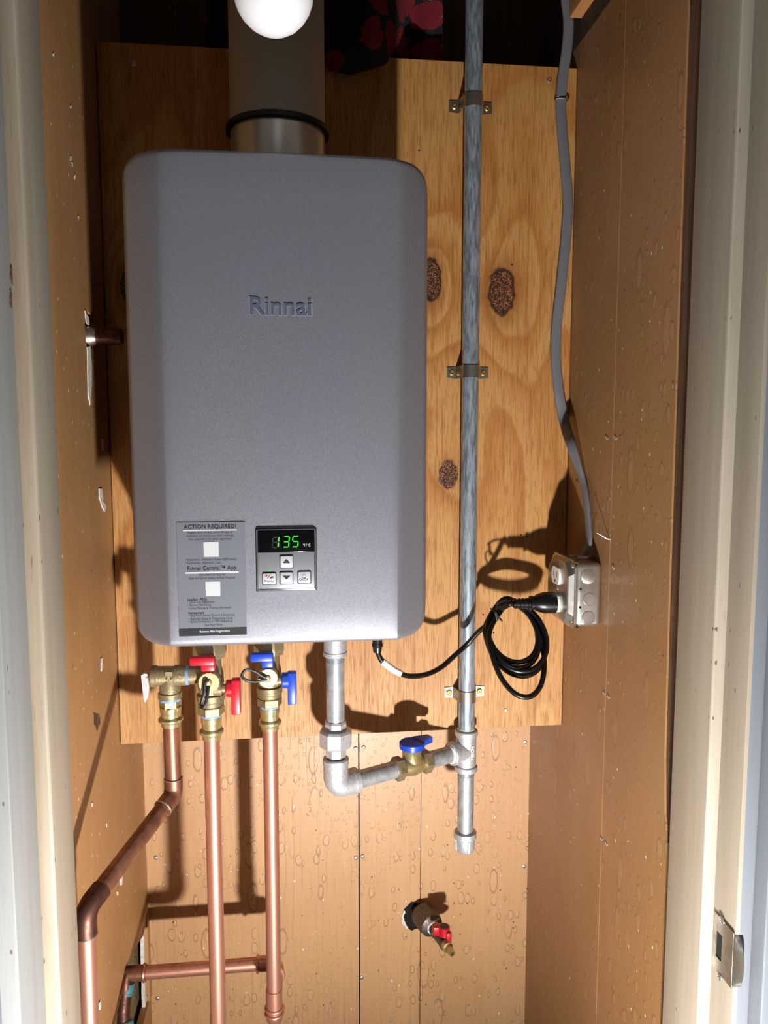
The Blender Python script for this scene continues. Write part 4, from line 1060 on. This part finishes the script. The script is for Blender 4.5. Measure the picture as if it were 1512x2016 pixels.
sp2 = atx(1147, 947, XR); staple((XR, sp2.y, sp2.z), (0, 1, .25), (-1, 0, 0), 'metal staple holding the grey cable to the right wall')
np_ = atx(1201, 1062, XR)
tag(MB().tube([V((XR + .004, np_.y, np_.z)), V((XR - .004, np_.y + .001, np_.z + .001)), V((XR - .012, np_.y + .004, np_.z + .006)), V((XR - .017, np_.y + .006, np_.z + .009))], .0010, 8).build('nail', M['screwgrey']), 'bent nail sticking out of the right wall above the outlet box', 'nail')

# ------------------------------------------------------------------ drain valve low on the back wall
d0 = hole_c.copy(); tip = at(895, 1884, 1.262)
ax = (tip - V((d0.x, YB, d0.z)))
dv = thing('drain_valve', 'old iron drain valve with a red handle low on the back wall', 'drain valve', (d0.x, YB, d0.z - .03))
st_ = at(823, 1798, YB - .004); cpl = at(843, 1813, YB - .034); v1 = at(866, 1846, YB - .072)
axd = (tip - cpl).normalized()
MB().tube([st_ + V((0, .03, 0)), st_ + V((.002, -.012, 0)), cpl], .0155, 24).build('nipple', M['iron'], dv)
ln = (tip - cpl).length
MB().lathe(cpl - axd*.020, axd, [(-.006, .0200), (-.002, .0236), (.024, .0240), (.036, .0215), (.041, .0130)], 28).build('reducer', M['iron'], dv, 40, 'dark iron bell reducer')
MB().lathe(cpl + axd*.0195, axd, [(0, .0125), (.0035, .0120)], 20).build('thread_tape', M['tape'], dv)
MB().lathe(cpl + axd*.020, axd, [(0, .0105), (.012, .0105), (.013, .0118), (.018, .0118), (.019, .0105), (ln*.42, .0104), (ln*.44, .0112), (ln*.50, .0112)], 24).build('valve_body', M['iron'], dv)
MB().lathe(cpl + axd*(.020 + ln*.50), axd, [(-.002, .0098), (.007, .0098), (.008, .0068), (.013, .0060), (.014, .0070), (.024, .0056), (.024, .0038), (.014, .0034)], 20).build('hose_barb', M['brass'], dv)
hp = cpl + axd * (ln * .56) + V((.002, -.004, .010))
MB().lathe(hp - V((0, 0, .004)), (0, 0, 1), [(0, .004), (.012, .004)], 12).build('stem', M['brass'], dv)
m = MB().lathe(hp + V((0, 0, .004)), (0, 0, 1), [(0, .0105), (.016, .0105), (.0165, .0082), (.012, .0078)], 20)
m.box(hp + V((-.020, -.003, .004)), hp + V((-.006, .012, .020)), .001); m.box(hp + V((.002, -.015, .000)), hp + V((.011, -.005, .015)), .001)
m.build('handle', M['red'], dv, 35, 'small red handle')
MB().lathe(hp + V((0, 0, .0190)), (0, 0, 1), [(0, .0082), (.0018, .0080)], 20).build('recess_shade_disc', M['rubber'], dv)  # flat black disc painting the shade of the recess in the handle top

# ------------------------------------------------------------------ floral cloth bundled above the plywood
m = MB(); nx, nz_ = 44, 16
def hem(px):
    if px < 640: return 100
    if px < 690: return 126 + (px - 640) * .24
    if px < 770: return 138 - (px - 690) * .30
    return 100
rows_ = []
x0p, x1p = 404, 872
for i in range(nx + 1):
    px = x0p + (x1p - x0p) * i / nx
    infront = 1.0 if 600 < px < 765 else 0.0
    bl = max(0, min(1, (px - 560) / 60)) * max(0, min(1, (800 - px) / 40))
    col = []
    for j in range(nz_ + 1):
        f = j / nz_
        Yc = (YP + .045) * (1 - bl) + (YP - .030) * bl + .010 * math.sin(px * .04 + f * 2) * (1 - f * .3) + .003 * math.sin(px * .11)
        hy = hem(px) if bl > .5 else 128
        py = -70 + (hy + 70) * f
        p = at(px, py, Yc)
        if bl > .5 and f > .8: p.y += (f - .8) * .06
        col.append(p)
    rows_.append(col)
vv = [[m.bm.verts.new(p) for p in c] for c in rows_]; vb = [[m.bm.verts.new(p + V((0, .006, 0))) for p in c] for c in rows_]
for i in range(nx):
    for j in range(nz_):
        m.bm.faces.new((vv[i][j], vv[i+1][j], vv[i+1][j+1], vv[i][j+1])); m.bm.faces.new((vb[i][j], vb[i][j+1], vb[i+1][j+1], vb[i+1][j]))
for i in range(nx):
    m.bm.faces.new((vv[i][0], vb[i][0], vb[i+1][0], vv[i+1][0])); m.bm.faces.new((vv[i][nz_], vv[i+1][nz_], vb[i+1][nz_], vb[i][nz_]))
for j in range(nz_):
    m.bm.faces.new((vv[0][j], vv[0][j+1], vb[0][j+1], vb[0][j])); m.bm.faces.new((vv[nx][j], vb[nx][j], vb[nx][j+1], vv[nx][j+1]))
tag(m.build('floral_cloth', M['floral'], None, 60), 'dark floral cloth with red flowers hanging above the plywood behind the vent', 'cloth')
